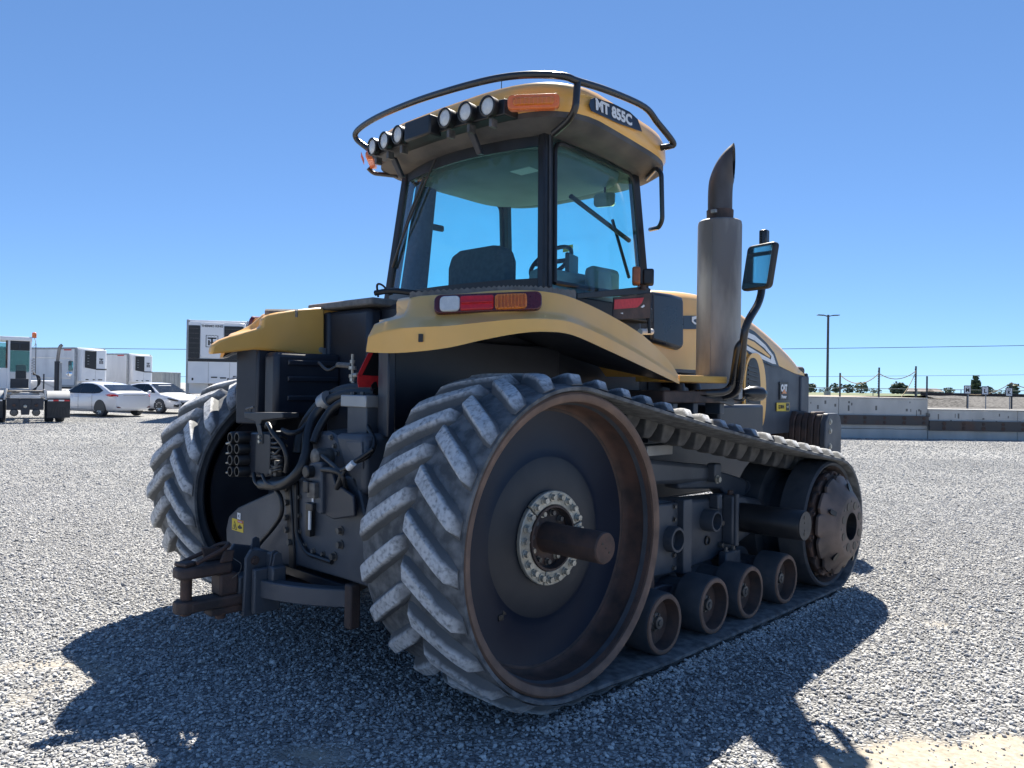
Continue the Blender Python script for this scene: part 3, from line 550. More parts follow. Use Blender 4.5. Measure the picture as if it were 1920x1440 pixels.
def make_idler(sx):
    ax = AX(sx); o = Vector((0, WB, ZI)); ref = (0,0,1); r0 = RI-BT-.001
    w = MB().lathe(o, ax, [(.41,1.46),(.435,1.52),(r0-.012,1.53),(r0,1.515),(r0,1.335),(.34,1.33),(.34,1.16),(r0,1.155),(r0,.965),(.42,.95),(.38,.97),(.36,1.2)], 72, ref).build('idler_wheel', 'rubber', T, smooth=35)
    MB().lathe(o, ax, [(.43,1.525),(.415,1.50),(.40,1.44),(.33,1.41),(.20,1.40),(.06,1.40)], 64, ref).build('idler_dish', 'rustdark', w)
    rings = []
    N = 72
    def ro(i, base, dep):
        t = (i/N*18) % 1; return base-(dep if .62 < t else 0)
    for base, dep, x in ((.37,.0,1.46),(.392,.028,1.525),(.389,.028,1.537)):
        rings.append([o+Vector((sx*x, ro(i,base,dep)*math.sin(2*math.pi*i/N), ro(i,base,dep)*math.cos(2*math.pi*i/N))) for i in range(N)])
    MB().loft(rings).build('retainer_ring', 'rustdark', w, smooth=20)
    # dished cover plate with a scalloped edge
    def ro2(i): t = (i/N*12+.2) % 1; return .362-(.034 if t > .70 else 0)
    prof = [(1.0,1.565),(1.0,1.582),(.86,1.608),(.67,1.664),(.61,1.676),(.58,1.68),(.28,1.68)]
    rings = [[o+Vector((sx*x, ro2(i)*k*math.sin(2*math.pi*i/N), ro2(i)*k*math.cos(2*math.pi*i/N))) if k > .9 else o+Vector((sx*x, .362*k*math.sin(2*math.pi*i/N), .362*k*math.cos(2*math.pi*i/N))) for i in range(N)] for k, x in prof]
    MB().loft(rings, cap=False).build('cover_plate', 'coverplate', w, smooth=28, label='brown scalloped cover plate of the front idler')
    MB().lathe(o, ax, [(.1014,1.680),(.095,1.60),(.0,1.598)], 32, ref).build('hub_bore', 'black', w)
    for k in range(8):
        a = R_(22+45*k); p = o+Vector((sx*1.676, .158*math.cos(a), .158*math.sin(a))); MB().cyl(p, p+ax*.007, .030, n=14).build('bolt_hole', 'black', w)
        a = R_(45*k); p = o+Vector((sx*1.676, .186*math.cos(a), .186*math.sin(a))); MB().cyl(p, p+ax*.007, .010, n=10).build('bolt_hole', 'boltdark', w)
    for k in range(5):
        a = R_(10+72*k); p = o+Vector((sx*1.643, .276*math.cos(a), .276*math.sin(a))); mb = MB(); rplate(mb, p, (0,-math.sin(a),math.cos(a)), Vector((-sx*.30,math.cos(a),math.sin(a))), .035, .075, .016, .014); mb.build('cover_slot', 'black', w)
    for k in range(14):
        a = R_(8+360/14*k); p = o+Vector((sx*1.537, .372*math.cos(a), .372*math.sin(a))); bolt(w, p, ax, .013, .018, 'rustdark', washer=False)
    MB().cyl(o+ax*.7, o+ax*1.45, .09, n=20).build('idler_axle', 'dark', w)
for sx in (1, -1): make_idler(sx)
ZB = ZI-RI+BT-.008
def make_roller(sx, y, r=.172):
    ax = AX(sx); o = Vector((0, y, ZB+r)); ref = (0,0,1)
    w = MB().lathe(o, ax, [(r-.03,1.512),(r-.006,1.505),(r,1.49),(r,1.335),(r-.05,1.33),(r-.05,1.16),(r,1.155),(r,.99),(r-.03,.98),(.05,.99)], 48, ref).build('track_roller', 'rubber', T, smooth=35)
    MB().lathe(o, ax, [(r-.034,1.500),(r-.034,1.514),(r-.020,1.517),(r-.010,1.512),(r-.007,1.504)], 48, ref).build('roller_rim', 'rustring', w)
    MB().lathe(o, ax, [(r-.034,1.510),(r-.04,1.47),(r-.045,1.44),(.06,1.43),(.0,1.43)], 48, ref).build('roller_dish', 'rustdark', w)
    h = MB().lathe(o, ax, [(.052,1.43),(.050,1.452),(.036,1.456),(.034,1.476),(.018,1.478),(.016,1.484),(0,1.484)], 20, ref).build('roller_hub', 'boltdark', w)
    for k in range(6): a = k*math.pi/3; bolt(w, o+Vector((sx*1.45, .044*math.cos(a), .044*math.sin(a))), ax, .007, .012, 'boltdark', washer=False, name='hub_bolt')
for sx in (1, -1):
    for y in (.845, 1.375, 1.825, 2.335): make_roller(sx, y)
# carrier beam, pivots, tensioner on each side
def make_carrier(sx):
    ax = AX(sx); mx = lambda x, y, z: Vector((sx*x, y, z))
    poly = [(.30,.84),(.62,.86),(1.0,.86),(1.45,.80),(1.75,.78),(2.3,.76),(2.62,.70),(2.62,.50),(2.2,.40),(1.9,.35),(1.2,.33),(.62,.40),(.3,.5)]
    c = MB().prism([mx(.98, y, z) for y, z in poly], ax*.20).build('carrier_beam', 'frame', T, bevel=.02, smooth=30)
    # flanged casting with a bored boss at its rear
    MB().prism([mx(1.18, y, z) for y, z in [(.95,.82),(1.42,.80),(1.44,.70),(1.44,.42),(1.40,.36),(1.0,.38),(.95,.5)]], ax*.05).build('pivot_casting', 'frame', c, bevel=.014)
    MB().prism([mx(1.2, y, z) for y, z in [(1.40,.82),(1.50,.82),(1.50,.36),(1.40,.36)]], ax*.075).build('casting_flange', 'frame', c, bevel=.006)
    for z in (.78,.70,.48,.40): bolt(c, mx(1.231,1.36,z), ax, .013, .014, 'boltdark')
    for (y, z, r, x1) in ((1.32,.585,.062,1.29),(1.82,.64,.055,1.27)):
        MB().lathe(mx(0,y,z), ax, [(r*1.35,1.15),(r*1.3,x1-.01),(r*1.22,x1),(r,x1),(r*.98,x1-.09),(0,x1-.09)], 28, (0,0,1)).build('pivot_boss', 'frame', c)
    MB().lathe(mx(0,1.84,.50), ax, [(.032,1.17),(.032,1.192),(.024,1.192),(.024,1.17),(0,1.17)], 20, (0,0,1)).build('lube_port', 'black', c)
    MB().box(mx(1.21,1.90,.76), (.07,.06,.10)).build('grease_block', 'frame', c, bevel=.01)
    for z in (.45,.60): MB().cyl(mx(1.185,2.0,z), mx(1.215,2.0,z), .018, n=10).build('stud', 'boltdark', c)
    # suspension cross tube
    tb = MB().lathe(mx(0,2.20,.625), ax, [(.100,.9),(.100,1.684),(.096,1.69)], 32, (0,0,1)).build('suspension_tube', 'black', T)
    MB().lathe(mx(0,2.20,.625), ax, [(.094,1.688),(.094,1.697),(0,1.697)], 32, (0,0,1)).build('tube_end_plate', 'galv' if False else 'disc_grey', tb)
    for q, rr in ((.055,.012),(-.055,.012),(.02,.005),(-.03,.005)): MB().cyl(mx(1.695,2.20-.012,.625+q), mx(1.6995,2.20-.012,.625+q), rr, n=10).build('plate_hole', 'black', tb)
    MB().lathe(mx(0,2.20,.625), ax, [(.10,1.20),(.135,1.20),(.135,1.235),(.10,1.235)], 32, (0,0,1)).build('tube_collar', 'frame', tb)
    MB().box(mx(1.22,2.08,.62), (.09,.08,.34)).build('clamp_cap', 'frame', tb, bevel=.015); bolt(tb, mx(1.22,2.08,.79), (0,0,1), .02, .03, 'rustdark'); MB().cyl(mx(1.27,2.07,.45), mx(1.27,2.07,.80), .02, n=10).build('clamp_stud', 'frame', tb)
    # roller bogie hangers
    for y in (.98, 2.02):
        MB().prism([mx(1.22,y+a,z) for a, z in [(-.09,.42),(.10,.42),(.11,.34),(.06,.26),(.04,.18),(-.03,.16),(-.07,.24),(-.10,.32)]], ax*.06).build('roller_hanger', 'frame' if y > 1 else 'rustdark', c, bevel=.01)
        for a in (-.05,.05): bolt(c, mx(1.25,y+a,.42), (0,0,1), .014, .03, 'boltdark')
        MB().cyl(mx(1.20,y,.24), mx(1.30,y,.24), .05, n=18).build('hanger_pin', 'frame', c); 
    for y in (1.11, 2.08): MB().prism([mx(1.21,y-.40,.27),mx(1.21,y-.40,.22),mx(1.21,y+.40,.22),mx(1.21,y+.40,.27),mx(1.21,y+.1,.33),mx(1.21,y-.1,.33)], ax*.06).build('bogie_beam', 'dark', c, bevel=.01)
    # track tensioning cylinder above the beam
    a, b = mx(.98,1.15,1.02), mx(1.0,2.02,.90); e = mx(1.02,2.75,.74)
    tc_ = MB().prism([mx(.90,.7,1.13),mx(.90,2.10,.98),mx(.90,2.16,.86),mx(.90,1.6,.88),mx(.90,.7,.94)], ax*.16).build('tension_housing', 'frame', T, bevel=.03)
    MB().prism([mx(.93,2.05,.97),mx(.93,2.62,.84),mx(.93,2.68,.72),mx(.93,2.4,.70),mx(.93,2.25,.80),mx(.93,1.7,.84),mx(.93,1.7,.88),mx(.93,2.05,.88)], ax*.12).build('tension_arm', 'frame', tc_, bevel=.015)
    MB().cyl(mx(1.02,2.62,.78), mx(1.02,2.84,.72), .058, n=20).build('tension_rod', 'frame', tc_)
    MB().box(mx(1.08,2.10,.93), (.07,.09,.13)).build('rod_lug', 'frame', tc_, bevel=.012); bolt(tc_, mx(1.115,2.08,.885), ax, .022, .025, 'boltsteel')
    MB().box(mx(.98,1.5,1.11), (.10,.30,.07)).build('cover_block', 'galv', tc_, bevel=.006)
    return c
for sx in (1, -1): make_carrier(sx)
# ---------------------------------------------------------------- chassis, axle housing, rear gear case
MB().bb(-.40,.40,-.35,4.4,.62,1.12).build('chassis', 'dark', T, bevel=.03)
for sx in (1,-1): MB().lathe((0,0,ZD), AX(sx), [(.24,.35),(.22,.7),(.19,.75),(.19,.98)], 32, (0,0,1)).build('axle_housing', 'frame', T)
YR = -.60
def q(px, py, Y=YR): return aY(px, py, Y)
hf = MB().prism([q(*p) for p in [(425,1055),(423,992),(428,968),(445,951),(520,917),(538,903),(560,893),(668,893),(690,1000),(690,1102),(640,1085),(560,1062)]], (0,.05,0)).build('hitch_frame', 'frame', T, bevel=.012)
MB().prism([q(*p,YR-.012) for p in [(541,1062),(541,1040),(533,905),(537,900),(543,905),(551,1036),(551,1066)]], (0,.014,0)).build('frame_seam', 'black', hf, bevel=.004)
MB().tube(bend([q(548,900,YR-.014),q(556,903,YR-.014),q(556,1002,YR-.014),q(575,1038,YR-.014),q(622,1054,YR-.014)],.05), .013, n=8).build('hydraulic_pipe', 'black', hf)
for p in [(541,915),(541,942),(541,970),(541,993),(547,1016),(640,995),(640,1021),(628,1043),(652,940)]: bolt(hf, q(*p), (0,-1,0), .018, .026, 'boltdark')
for p in [(563,932),(563,966),(563,996),(573,1022),(589,1033),(607,1038)]: bolt(hf, q(*p), (0,-1,0), .012, .016, 'boltdark')
# warning sticker and paper tag
c0 = q(446,985); K_ = 1.15
def stk(name, x, z, w, h, d, m): return MB().box((c0.x+x*K_, YR-d, c0.z+z*K_), (w*K_,.0008,h*K_)).build(name, m, hf, smooth=0)
stk('warning_sticker', 0, 0, .128, .062, .0015, 'stickeryellow')
MB().prism([(c0.x+K_*(-.056+a),YR-.0032,c0.z+K_*(-.025+b)) for a,b in ((0,0),(.050,0),(.025,.046))], (0,.0006,0)).build('warning_triangle', 'black', hf, smooth=0); MB().prism([(c0.x+K_*(-.056+a),YR-.004,c0.z+K_*(-.025+b)) for a,b in ((.007,.004),(.043,.004),(.025,.037))], (0,.0006,0)).build('triangle_field', 'stickeryellow', hf, smooth=0)
stk('triangle_figure', -.031, -.009, .008, .020, .0048, 'black'); stk('sticker_header', .031, .023, .060, .013, .0034, 'redtape')
text('WARNING', .011, 'decalwhite', hf, (c0.x+K_*.031,YR-.0045,c0.z+K_*.023), (1,0,0), (0,0,1))
MB().prism([(c0.x+K_*(.004+a),YR-.0034,c0.z+K_*(-.016+b)) for a,b in ((0,.004),(.02,.0),(.048,.006),(.05,.012),(.03,.018),(.024,.026),(.016,.018),(.004,.014))], (0,.0006,0)).build('sticker_picture', 'black', hf, smooth=0)
stk('paper_tag', .012, .050, .036, .034, .0015, 'decalwhite'); text('C', .024, 'black', hf, (c0.x+K_*.014,YR-.003,c0.z+K_*.050), (1,0,0), (0,0,1))
# round gear case with bolts, connector bracket
g0 = q(606,900,-.56)
gc = MB().lathe((g0.x,-.56,g0.z), (0,1,0), [(0,0),(.24,0),(.26,.02),(.265,.10),(.28,.35)], 40, (0,0,1)).build('gear_case', 'frame', T)
for p in [(587,820),(576,838),(573,852),(582,862),(622,820),(628,836),(634,850),(600,812)]: bolt(gc, q(*p,-.56), (0,-1,0), .012, .015, 'boltdark')
MB().prism([q(*p,-.60) for p in [(625,812),(682,815),(684,925),(668,930),(640,870)]], (0,.30,0)).build('side_housing', 'frame', T, bevel=.03)
MB().prism([q(*p,-.604) for p in [(648,828),(678,828),(680,880),(655,845)]], (0,.01,0)).build('housing_rib', 'frame', T, bevel=.004)
YB = -.68
br = MB().prism([q(*p,YB) for p in [(579,872),(583,868),(600,866),(603,870),(603,962),(600,965),(580,948)]], (0,.05,0)).build('connector_bracket', 'frame', T, bevel=.008)
MB().prism([q(*p,YB+.02) for p in [(603,886),(623,886),(628,905),(662,930),(664,968),(625,974),(603,962)]], (0,.02,0)).build('bracket_wing', 'dark', br, bevel=.006)
MB().lathe(q(585,884,YB), (0,-1,0), [(.032,0),(.032,.035),(.026,.04),(0,.04)], 20).build('connector', 'black', br)
def pbox(name, x0, x1, y0, y1, Y, th, m, par, bv=.005): a = q((x0+x1)/2,(y0+y1)/2,Y); s_ = (q(x1,y0,Y)-q(x0,y1,Y)); return MB().box(a, (abs(s_.x), th, abs(s_.z))).build(name, m, par, bevel=bv)
pbox('latch_socket', 580,594, 905,932, YB-.012,.03, 'boltdark', br); pbox('latch_cover', 572,582, 902,922, YB-.02,.03, 'black', br); pbox('plug', 577,590, 944,956, YB-.01,.03, 'black', br)
pbox('gauge_frame', 577,586, 955,1004, YB+.06,.03, 'black', br, .002); pbox('level_gauge', 579,582.5, 958,993, YB+.04,.01, 'decalwhite', br, .001); pbox('tag', 585,588, 934,941, YB-.005,.004, 'decalwhite', br, .0)
MB().lathe(q(600,857,-.62), (0,-1,0), [(.045,-.07),(.045,.03),(.038,.034),(0,.034)], 18).build('round_plug', 'boltdark', br)
# remote valve stack with couplers
YV = -.66
vb = MB().prism([q(*p,YV+.02) for p in [(462,812),(508,808),(510,895),(465,895)]], (0,.24,0)).build('valve_block', 'dark', T, bevel=.012)
for r in range(4):
    for c_ in range(2):
        a = q(446+c_*13, 820+r*21, YV); MB().lathe(a, (0,-1,0), [(.034,-.08),(.034,.04),(.029,.05),(.023,.05),(.020,.01),(0,.01)], 18).build('hydraulic_coupler', 'black', vb)
    MB().tube([q(440,828+r*19,YV), q(424,832+r*18,YV-.03)], .006, n=6).build('coupler_lever', 'boltsteel', vb)
    MB().cyl(q(440,820+r*21,YV+.08), q(466,820+r*21,YV+.08), .036, n=12).build('coupler_body', 'black', vb)
MB().prism([q(*p,YV) for p in [(480,812),(505,814),(507,818),(505,888),(500,891),(478,884)]], (0,.012,0)).build('shield_plate', 'disc_grey', vb, bevel=.004)
MB().prism([q(*p,YV) for p in [(457,773),(530,774),(530,784),(490,788),(487,798),(480,800),(478,790),(458,784)]], (0,.10,0)).build('coupler_bracket', 'disc_grey', vb, bevel=.005)
MB().prism([q(*p,YV-.006) for p in [(480,796),(488,796),(492,815),(492,832),(484,832),(484,815)]], (0,.006,0)).build('bracket_leg', 'disc_grey', vb, bevel=.003)
MB().tube([q(470,773,YV+.03), q(470,765,YV+.03)], .008, n=8).build('bracket_stud', 'boltdark', vb); MB().tube([q(462,767,YV+.03), q(476,763,YV+.03)], .007, n=8).build('stud_bar', 'boltdark', vb)
for p in [(487,819),(487,828)]: bolt(vb, q(*p,YV-.006), (0,-1,0), .011, .008, 'boltsteel', washer=False)
def ph(pts, r, name='hydraulic_hose', m='black', par=T): return MB().tube(cr([q(*p) for p in pts],6), r, n=10).build(name, m, par)
for k in range(9):                                    # thin leads bundled behind the shield
    y = 822+8*k; ph([(506,y,YV+.03),(516,y+rnd.uniform(-4,6),YV-.02),(528,y+rnd.uniform(-6,4),YV-.01),(537,y+rnd.uniform(0,10),YV+.04)], .007, 'lead', par=vb)
for x, y in [(522,868),(529,880),(520,888),(512,884)]: MB().box(q(x,y,YV+.02), (.03,.04,.03)).build('lead_plug', 'boltdark', vb, bevel=.004)
ph([(706,738,-.40),(650,740,-.44),(618,752,-.47),(590,782,-.52),(578,815,-.58),(575,850,-.62),(560,885,-.66),(530,908,-.67),(490,908,-.66)], .030)
ph([(706,728,-.38),(645,733,-.42),(605,756,-.44),(578,790,-.48),(565,822,-.52),(560,850,-.54)], .036); ph([(706,746,-.42),(660,748,-.46),(625,765,-.50),(600,800,-.56),(588,830,-.60)], .022)
ph([(500,800,YV),(503,795,YV-.04),(512,812,YV-.05),(530,835,YV-.04),(538,860,YV-.03),(536,885,YV-.02)], .013); ph([(530,806,YV),(545,812,YV),(562,808,YV+.05),(575,795,YV+.1)], .014)
ph([(476,888,YV),(480,905,YV-.02),(495,912,YV-.02),(520,908,YV-.02)], .012); ph([(492,890,YV-.02),(500,905,YV-.03),(520,910,YV-.03),(545,895,YV-.02)], .010)
ph([(515,915,YV+.02),(527,935,YV+.01),(527,965,YV+.01),(510,992,YV+.01),(486,1020,YV+.01),(480,1035,YV)], .013)
ph([(605,855,-.65),(625,872,-.68),(640,882,-.68),(662,868,-.66),(700,842,-.60)], .012); ph([(605,880,-.68),(625,882,-.69),(640,890,-.68),(632,915,-.66)], .015); ph([(690,800,-.5),(702,830,-.55),(690,855,-.6),(655,872,-.66),(642,890,-.68)], .012); ph([(640,885,-.68),(645,900,-.67),(650,920,-.62)], .012)
MB().tube([q(653,878,-.672),q(663,868,-.668)], .016, n=10).build('cable_tag', 'decalwhite', T)
MB().tube([q(606,757,-.475),q(618,748,-.468)], .052, n=14).build('hose_clamp', 'galv', T)
pbox('manifold_block', 656,704, 742,762, -.46,.12, 'galv', T); pbox('support_column', 668,706, 763,830, -.44,.12, 'frame', T)
for x in (662,680): bolt(T, q(x,742,-.46), (0,0,1), .014, .02, 'boltdark')
vt = MB().tube([q(661,724,-.40),q(661,664,-.40)], .008, n=8).build('brass_valve', 'steel', T)
for y, r in ((705,.020),(690,.022),(678,.015),(712,.016)): MB().cyl(q(661,y+3,-.40), q(661,y-3,-.40), r, n=8).build('valve_nut', 'boltsteel', vt)
MB().tube([q(661,704,-.40),q(671,703,-.40)], .012, n=8).build('valve_branch', 'boltsteel', vt); MB().tube([q(661,686,-.40),q(634,684,-.36)], .016, n=8).build('valve_branch', 'boltdark', vt); ph([(636,684,-.36),(615,694,-.38),(598,680,-.34)], .009, 'valve_hose', par=vt); ph([(661,712,-.4),(665,722,-.4),(670,728,-.4)], .006, 'valve_pipe', 'boltsteel', vt)
# ---------------------------------------------------------------- drawbar
pts = []
for i in range(17): a = R_(-40+80*i/16); pts.append((1.05*math.sin(a)*.92, .20-1.05*math.cos(a), 0))
sw = MB().loft([[Vector((x*k, .20-(.20-y)*k, z)) for k, z in ((.93,.40),(1.0,.40),(1.0,.49),(.93,.49))] for x, y, _ in pts]).build('swing_bar', 'frame', T, smooth=30, bevel=.006)
MB().bb(.60,.66,-.62,-.56,.30,.52).build('swing_stop', 'rustdark', sw, bevel=.01); MB().bb(-.66,-.60,-.62,-.56,.30,.52).build('swing_stop', 'rustdark', sw, bevel=.01)
MB().prism([(-.55,-.55,.43),(.55,-.55,.43),(.20,.1,.43),(-.20,.1,.43)], (0,0,.05)).build('swing_web', 'dark', sw, bevel=.004)
db = MB().bb(-.06,.06,-1.15,.3,.355,.413).build('drawbar', 'rustdark', T, bevel=.014)
MB().cyl((0,-1.15,.353),(0,-1.15,.415), .062, n=8, ph=.39).build('drawbar_eye', 'rustdark', db, bevel=.008)
MB().prism([(x,y,.525) for x,y in [(-.04,-1.205),(.04,-1.205),(.062,-1.175),(.066,-1.12),(.055,-.93),(-.055,-.93),(-.066,-1.12),(-.062,-1.175)]], (0,0,.058)).build('upper_clevis', 'rustdark', db, bevel=.014)
MB().cyl((0,-1.15,.34),(0,-1.15,.60), .028, n=16).build('hitch_pin', 'rust', db); MB().box((-.01,-1.15,.595), (.085,.075,.022), Matrix.Rotation(.3,3,'Z')).build('pin_head', 'rustdark', db, bevel=.008)
MB().tube(bend([(-.04,-1.15,.60),(-.055,-1.02,.635),(-.045,-.96,.665),(.015,-.93,.672),(.05,-.98,.655),(.05,-1.12,.602)],.03), .011, n=8).build('pin_handle', 'rust', db)
MB().prism([(-.05,-1.04,.583),(-.05,-.94,.583),(-.05,-.935,.645),(-.05,-1.06,.66)], (.02,0,0)).build('pin_keeper', 'rustdark', db, bevel=.006); MB().prism([(.03,-1.0,.583),(.03,-.93,.583),(.03,-.92,.64),(.03,-.97,.648)], (.018,0,0)).build('pin_keeper', 'rustdark', db, bevel=.006)
MB().prism([(-.055,-1.0,.413),(.055,-1.0,.413),(.055,-.90,.413),(-.055,-.90,.413)], (0,0,.112)).build('clevis_block', 'rustdark', db, bevel=.012)
MB().bb(-.055,.055,-.90,-.80,.40,.50).build('clevis_heel', 'frame', db, bevel=.012)
for s_ in (-1,1):
    MB().prism([(s_*.085,-.90,.30),(s_*.085,-.78,.30),(s_*.085,-.76,.62),(s_*.085,-.86,.645),(s_*.085,-.89,.60)], (s_*.022,0,0)).build('drawbar_guide', 'frame', db, bevel=.007)
    bolt(db, (s_*.1075,-.84,.585), (s_,0,0), .018, .014, 'rustdark')
MB().bb(-.12,.15,-.775,-.745,.31,.62).build('guide_plate', 'frame', db, bevel=.01); MB().bb(.13,.165,-.87,-.72,.32,.55).build('end_stop', 'frame', db, bevel=.008); MB().bb(.165,.22,-.80,-.72,.45,.56).build('stop_block', 'frame', db, bevel=.01)
for x in (-.05,.03): bolt(db, (x,-.776,.59), (0,-1,0), .018, .014, 'rustdark')
for x, q_ in ((-.06,.675),(.15,.635),(.18,.63)): MB().prism([(x,-.79,.54),(x,-.72,.54),(x,-.735,q_-.01),(x,-.755,q_),(x,-.775,q_-.01)], (.013,0,0)).build('pin_tab', 'frame', db, bevel=.003)
MB().bb(-.045,.045,-1.04,-.78,.315,.355).build('under_plate', 'rustdark', db, bevel=.008); MB().cyl((0,-.97,.29),(0,-.97,.32), .028, n=10).build('under_nut', 'rust', db)
MB().tube(cr([(.05,-.93,.60),(.075,-.90,.57),(.08,-.91,.53),(.06,-.94,.50)]), .0018, n=5).build('retaining_wire', 'boltdark', db)
# ================================================================ tractor body
def mirr(mb_pts, sx): return [Vector((p.x*sx, p.y, p.z)) for p in mb_pts]
# ---------------------------------------------------------------- fenders
Epx = [(687,660,.78),(725,662,.88),(773,660,.98),(840,652,1.12),(907,637,1.235),(973,625,1.315),(1023,622,1.36),(1073,628,1.375),(1140,657,1.355),(1207,688,1.315),(1255,711,1.26),(1274,720,1.23)]
Bpx = [(690,632,.775),(727,620,.875),(773,614,.975),(840,611,1.11),(907,604,1.22),(973,598,1.30),(1023,598,1.345),(1073,605,1.36),(1140,634,1.34),(1207,670,1.30),(1255,700,1.25),(1274,714,1.227)]
Cpx = [(702,608,.765),(738,599,.85),(781,595,.90),(853,593,1.02),(920,590,1.15),(980,586,1.24),(1030,586,1.29),(1076,594,1.305),(1140,624,1.295),(1207,662,1.265),(1255,694,1.235),(1273,711,1.22)]
Dpx = [(722,600,.71),(762,589,.745),(774,558,.78),(860,551,.945),(925,545,1.09),(980,544,1.18),(1030,548,1.24),(1075,559,1.255),(1140,589,1.25),(1207,630,1.235),(1254,676,1.215),(1271,702,1.21)]
def lam(P, sx): return [Vector((p.x*sx, p.y, p.z)) for p in P]
E3 = [aX(*p) for p in Epx]; B3 = [aX(*p) for p in Bpx]; C3 = [aX(*p) for p in Cpx]; D3 = [aX(*p) for p in Dpx]
I3 = [Vector((.62, d.y+.03, d.z+.006)) for d in D3]
for i in range(len(I3)): I3[i].x = min(.62, D3[i].x-.06)
def curve(P, k=4): return cr(P, k)
LN = [curve(P) for P in (E3, B3, C3, D3, I3)]
nst = len(LN[0])
def make_fender(sx):
    secs = []
    for i in range(nst):
        e, b, c, d, n_ = (L_[i] for L_ in LN); ein = e+(n_-e)*.0+Vector((-.02,.01,.004)); bin_ = b+Vector((-.03,.02,-.006)); cin = c+Vector((-.03,.02,-.02)); din = d+Vector((-.03,.01,-.02)); nin = n_+Vector((0,0,-.02))
        secs.append([Vector((p.x*sx,p.y,p.z)) for p in (e, e*.5+b*.5, b*.94+e*.06, b, b*.85+c*.15, b*.45+c*.55, c*.95+b*.05, c*.93+d*.07, c*.5+d*.5, d*.93+c*.07, d, d*.9+n_*.1, n_, nin, din, cin, bin_, ein)])
    f = MB().loft(secs).build('fender', 'yellow', T, smooth=50, label='tan rear fender on the right, with the tail light' if sx > 0 else 'tan rear fender on the left')
    # rectangular slot in the skirt
    a = aX(790,634,1.008); a.x *= sx; nrm = Vector((sx*.62,-.78,0)); mb = MB(); rplate(mb, a+nrm*.012, Vector((.78*sx,.62,0)), (0,0,1), .022, .038, .002, .006); mb.build('slot', 'black', f)
    # tail light cluster
    A, B = aX(815,574,.91), aX(1014,566,1.265); A.x *= sx; B.x *= sx; xd = (B-A); L_ = xd.length; xd.normalize(); zd = Vector((0,0,1)); nn = Vector((xd.y*sx, -xd.x*sx, 0)).normalized(); 
    M_ = (A+B)*.5+nn*.046+Vector((0,0,.0)); zu = (zd-nn*.28).normalized()
    def lp(name, cx, w_, h_, dep, m, r=.02, par=f): mb = MB(); rplate(mb, M_+xd*cx+nn*dep, xd, zu, w_, h_, r, .03); return mb.build(name, m, par, bevel=.006)
    lp('tail_light', 0, L_, .098, 0, 'maroon', .03); lp('reverse_lens', -L_*.355, L_*.185, .080, .013, 'lenswhite', .022); lp('brake_lens', -L_*.105, L_*.31, .076, .012, 'red', .01); lp('turn_lens', L_*.21, L_*.30, .080, .014, 'amber', .018)
    for k in range(9): lp('lens_rib', L_*(.085+.032*k), .004, .066, .030, 'amber', .001)
    for k in range(3): lp('lens_rib', -L_*.105, L_*.29, .003, .0285, 'red', .001) if k == 1 else None
    # grip strip along the top edge
    secs = []; SR = []
    tops = [aX(768,548,.75), aX(860,542,.92), aX(940,537,1.07), aX(1000,537,1.15), aX(1080,545,1.20)]
    for k, p in enumerate(cr(tops, 16)):
        z1 = p.z+(.006 if k % 2 else -.004); secs.append([Vector((sx*x, y, z)) for x, y, z in ((p.x,p.y,p.z-.045),(p.x,p.y,z1),(p.x-.16,p.y+.14,z1),(p.x-.16,p.y+.14,p.z-.045))])
    MB().loft(secs).build('step_grip', 'grip', f, smooth=20)
    return f
for sx in (1,-1): make_fender(sx)
def make_liner(sx):
    m = lambda x, y, z: Vector((sx*x, y, z))
    # rear upright of the liner and the underside that follows the fender
    l = MB().prism([m(.64,-.46,1.25),m(.80,-.52,1.25),m(.80,-.52,1.73),m(.64,-.46,1.74)], (0,.05,0)).build('fender_liner', 'dark', T, bevel=.01)
    MB().bb(sx*.63,sx*.67,-.46,.9,1.28,1.76).build('liner_wall', 'dark', l, bevel=.01)
    for z in (1.44,1.58): MB().bb(sx*.615,sx*.632,-.30,.25,z,z+.04).build('liner_rib', 'dark', l, bevel=.012)
    secs = []
    for i in list(range(2, nst, 3))+[nst-1]:
        e = LN[0][i]; secs.append([m(e.x-.015,e.y+.01,e.z+.006), m(e.x-.015,e.y+.01,e.z+.016), m(.62,e.y+.10,e.z+.10), m(.62,e.y+.10,e.z+.088)])
    MB().loft(secs).build('liner_underside', 'dark', l, smooth=40)
    return l
for sx in (1,-1): make_liner(sx)
# inner end plate of the left fender, with bolts, and the black tank behind it
lf = MB().prism([aX(*p,-.60) for p in [(397,664),(399,648),(412,638),(430,631),(458,623),(484,616),(492,612),(494,598),(502,591),(522,586),(560,580),(604,576),(609,581),(609,650),(604,674),(540,660),(480,655),(430,661)]], (-.06,0,0)).build('fender_inner_panel', 'yellow', T, bevel=.015, label='tan inner side panel of the left fender')
for p in [(602,656),(602,669)]: bolt(lf, aX(*p,-.60), (1,0,0), .014, .01, 'boltsteel')
MB().box(aX(617,663,-.60), (.01,.10,.07)).build('panel_bracket', 'galv', T, bevel=.003)
MB().bb(-.68,-.57,.0,.6,1.30,1.985).build('tank_side', 'dark', T, bevel=.02); MB().bb(-.60,.60,.12,1.9,1.10,2.02).build('body_block', 'dark', T, bevel=.04)
MB().bb(-.62,-.14,.02,.13,1.15,1.99).build('tank_face', 'dark', T, bevel=.03); MB().bb(-.60,-.45,-.44,.03,1.30,1.70).build('fuel_tank', 'dark', T, bevel=.03)
for z in (1.40,1.52,1.62): MB().bb(-.452,-.435,-.36,0,z,z+.035).build('tank_rib', 'dark', T, bevel=.012)
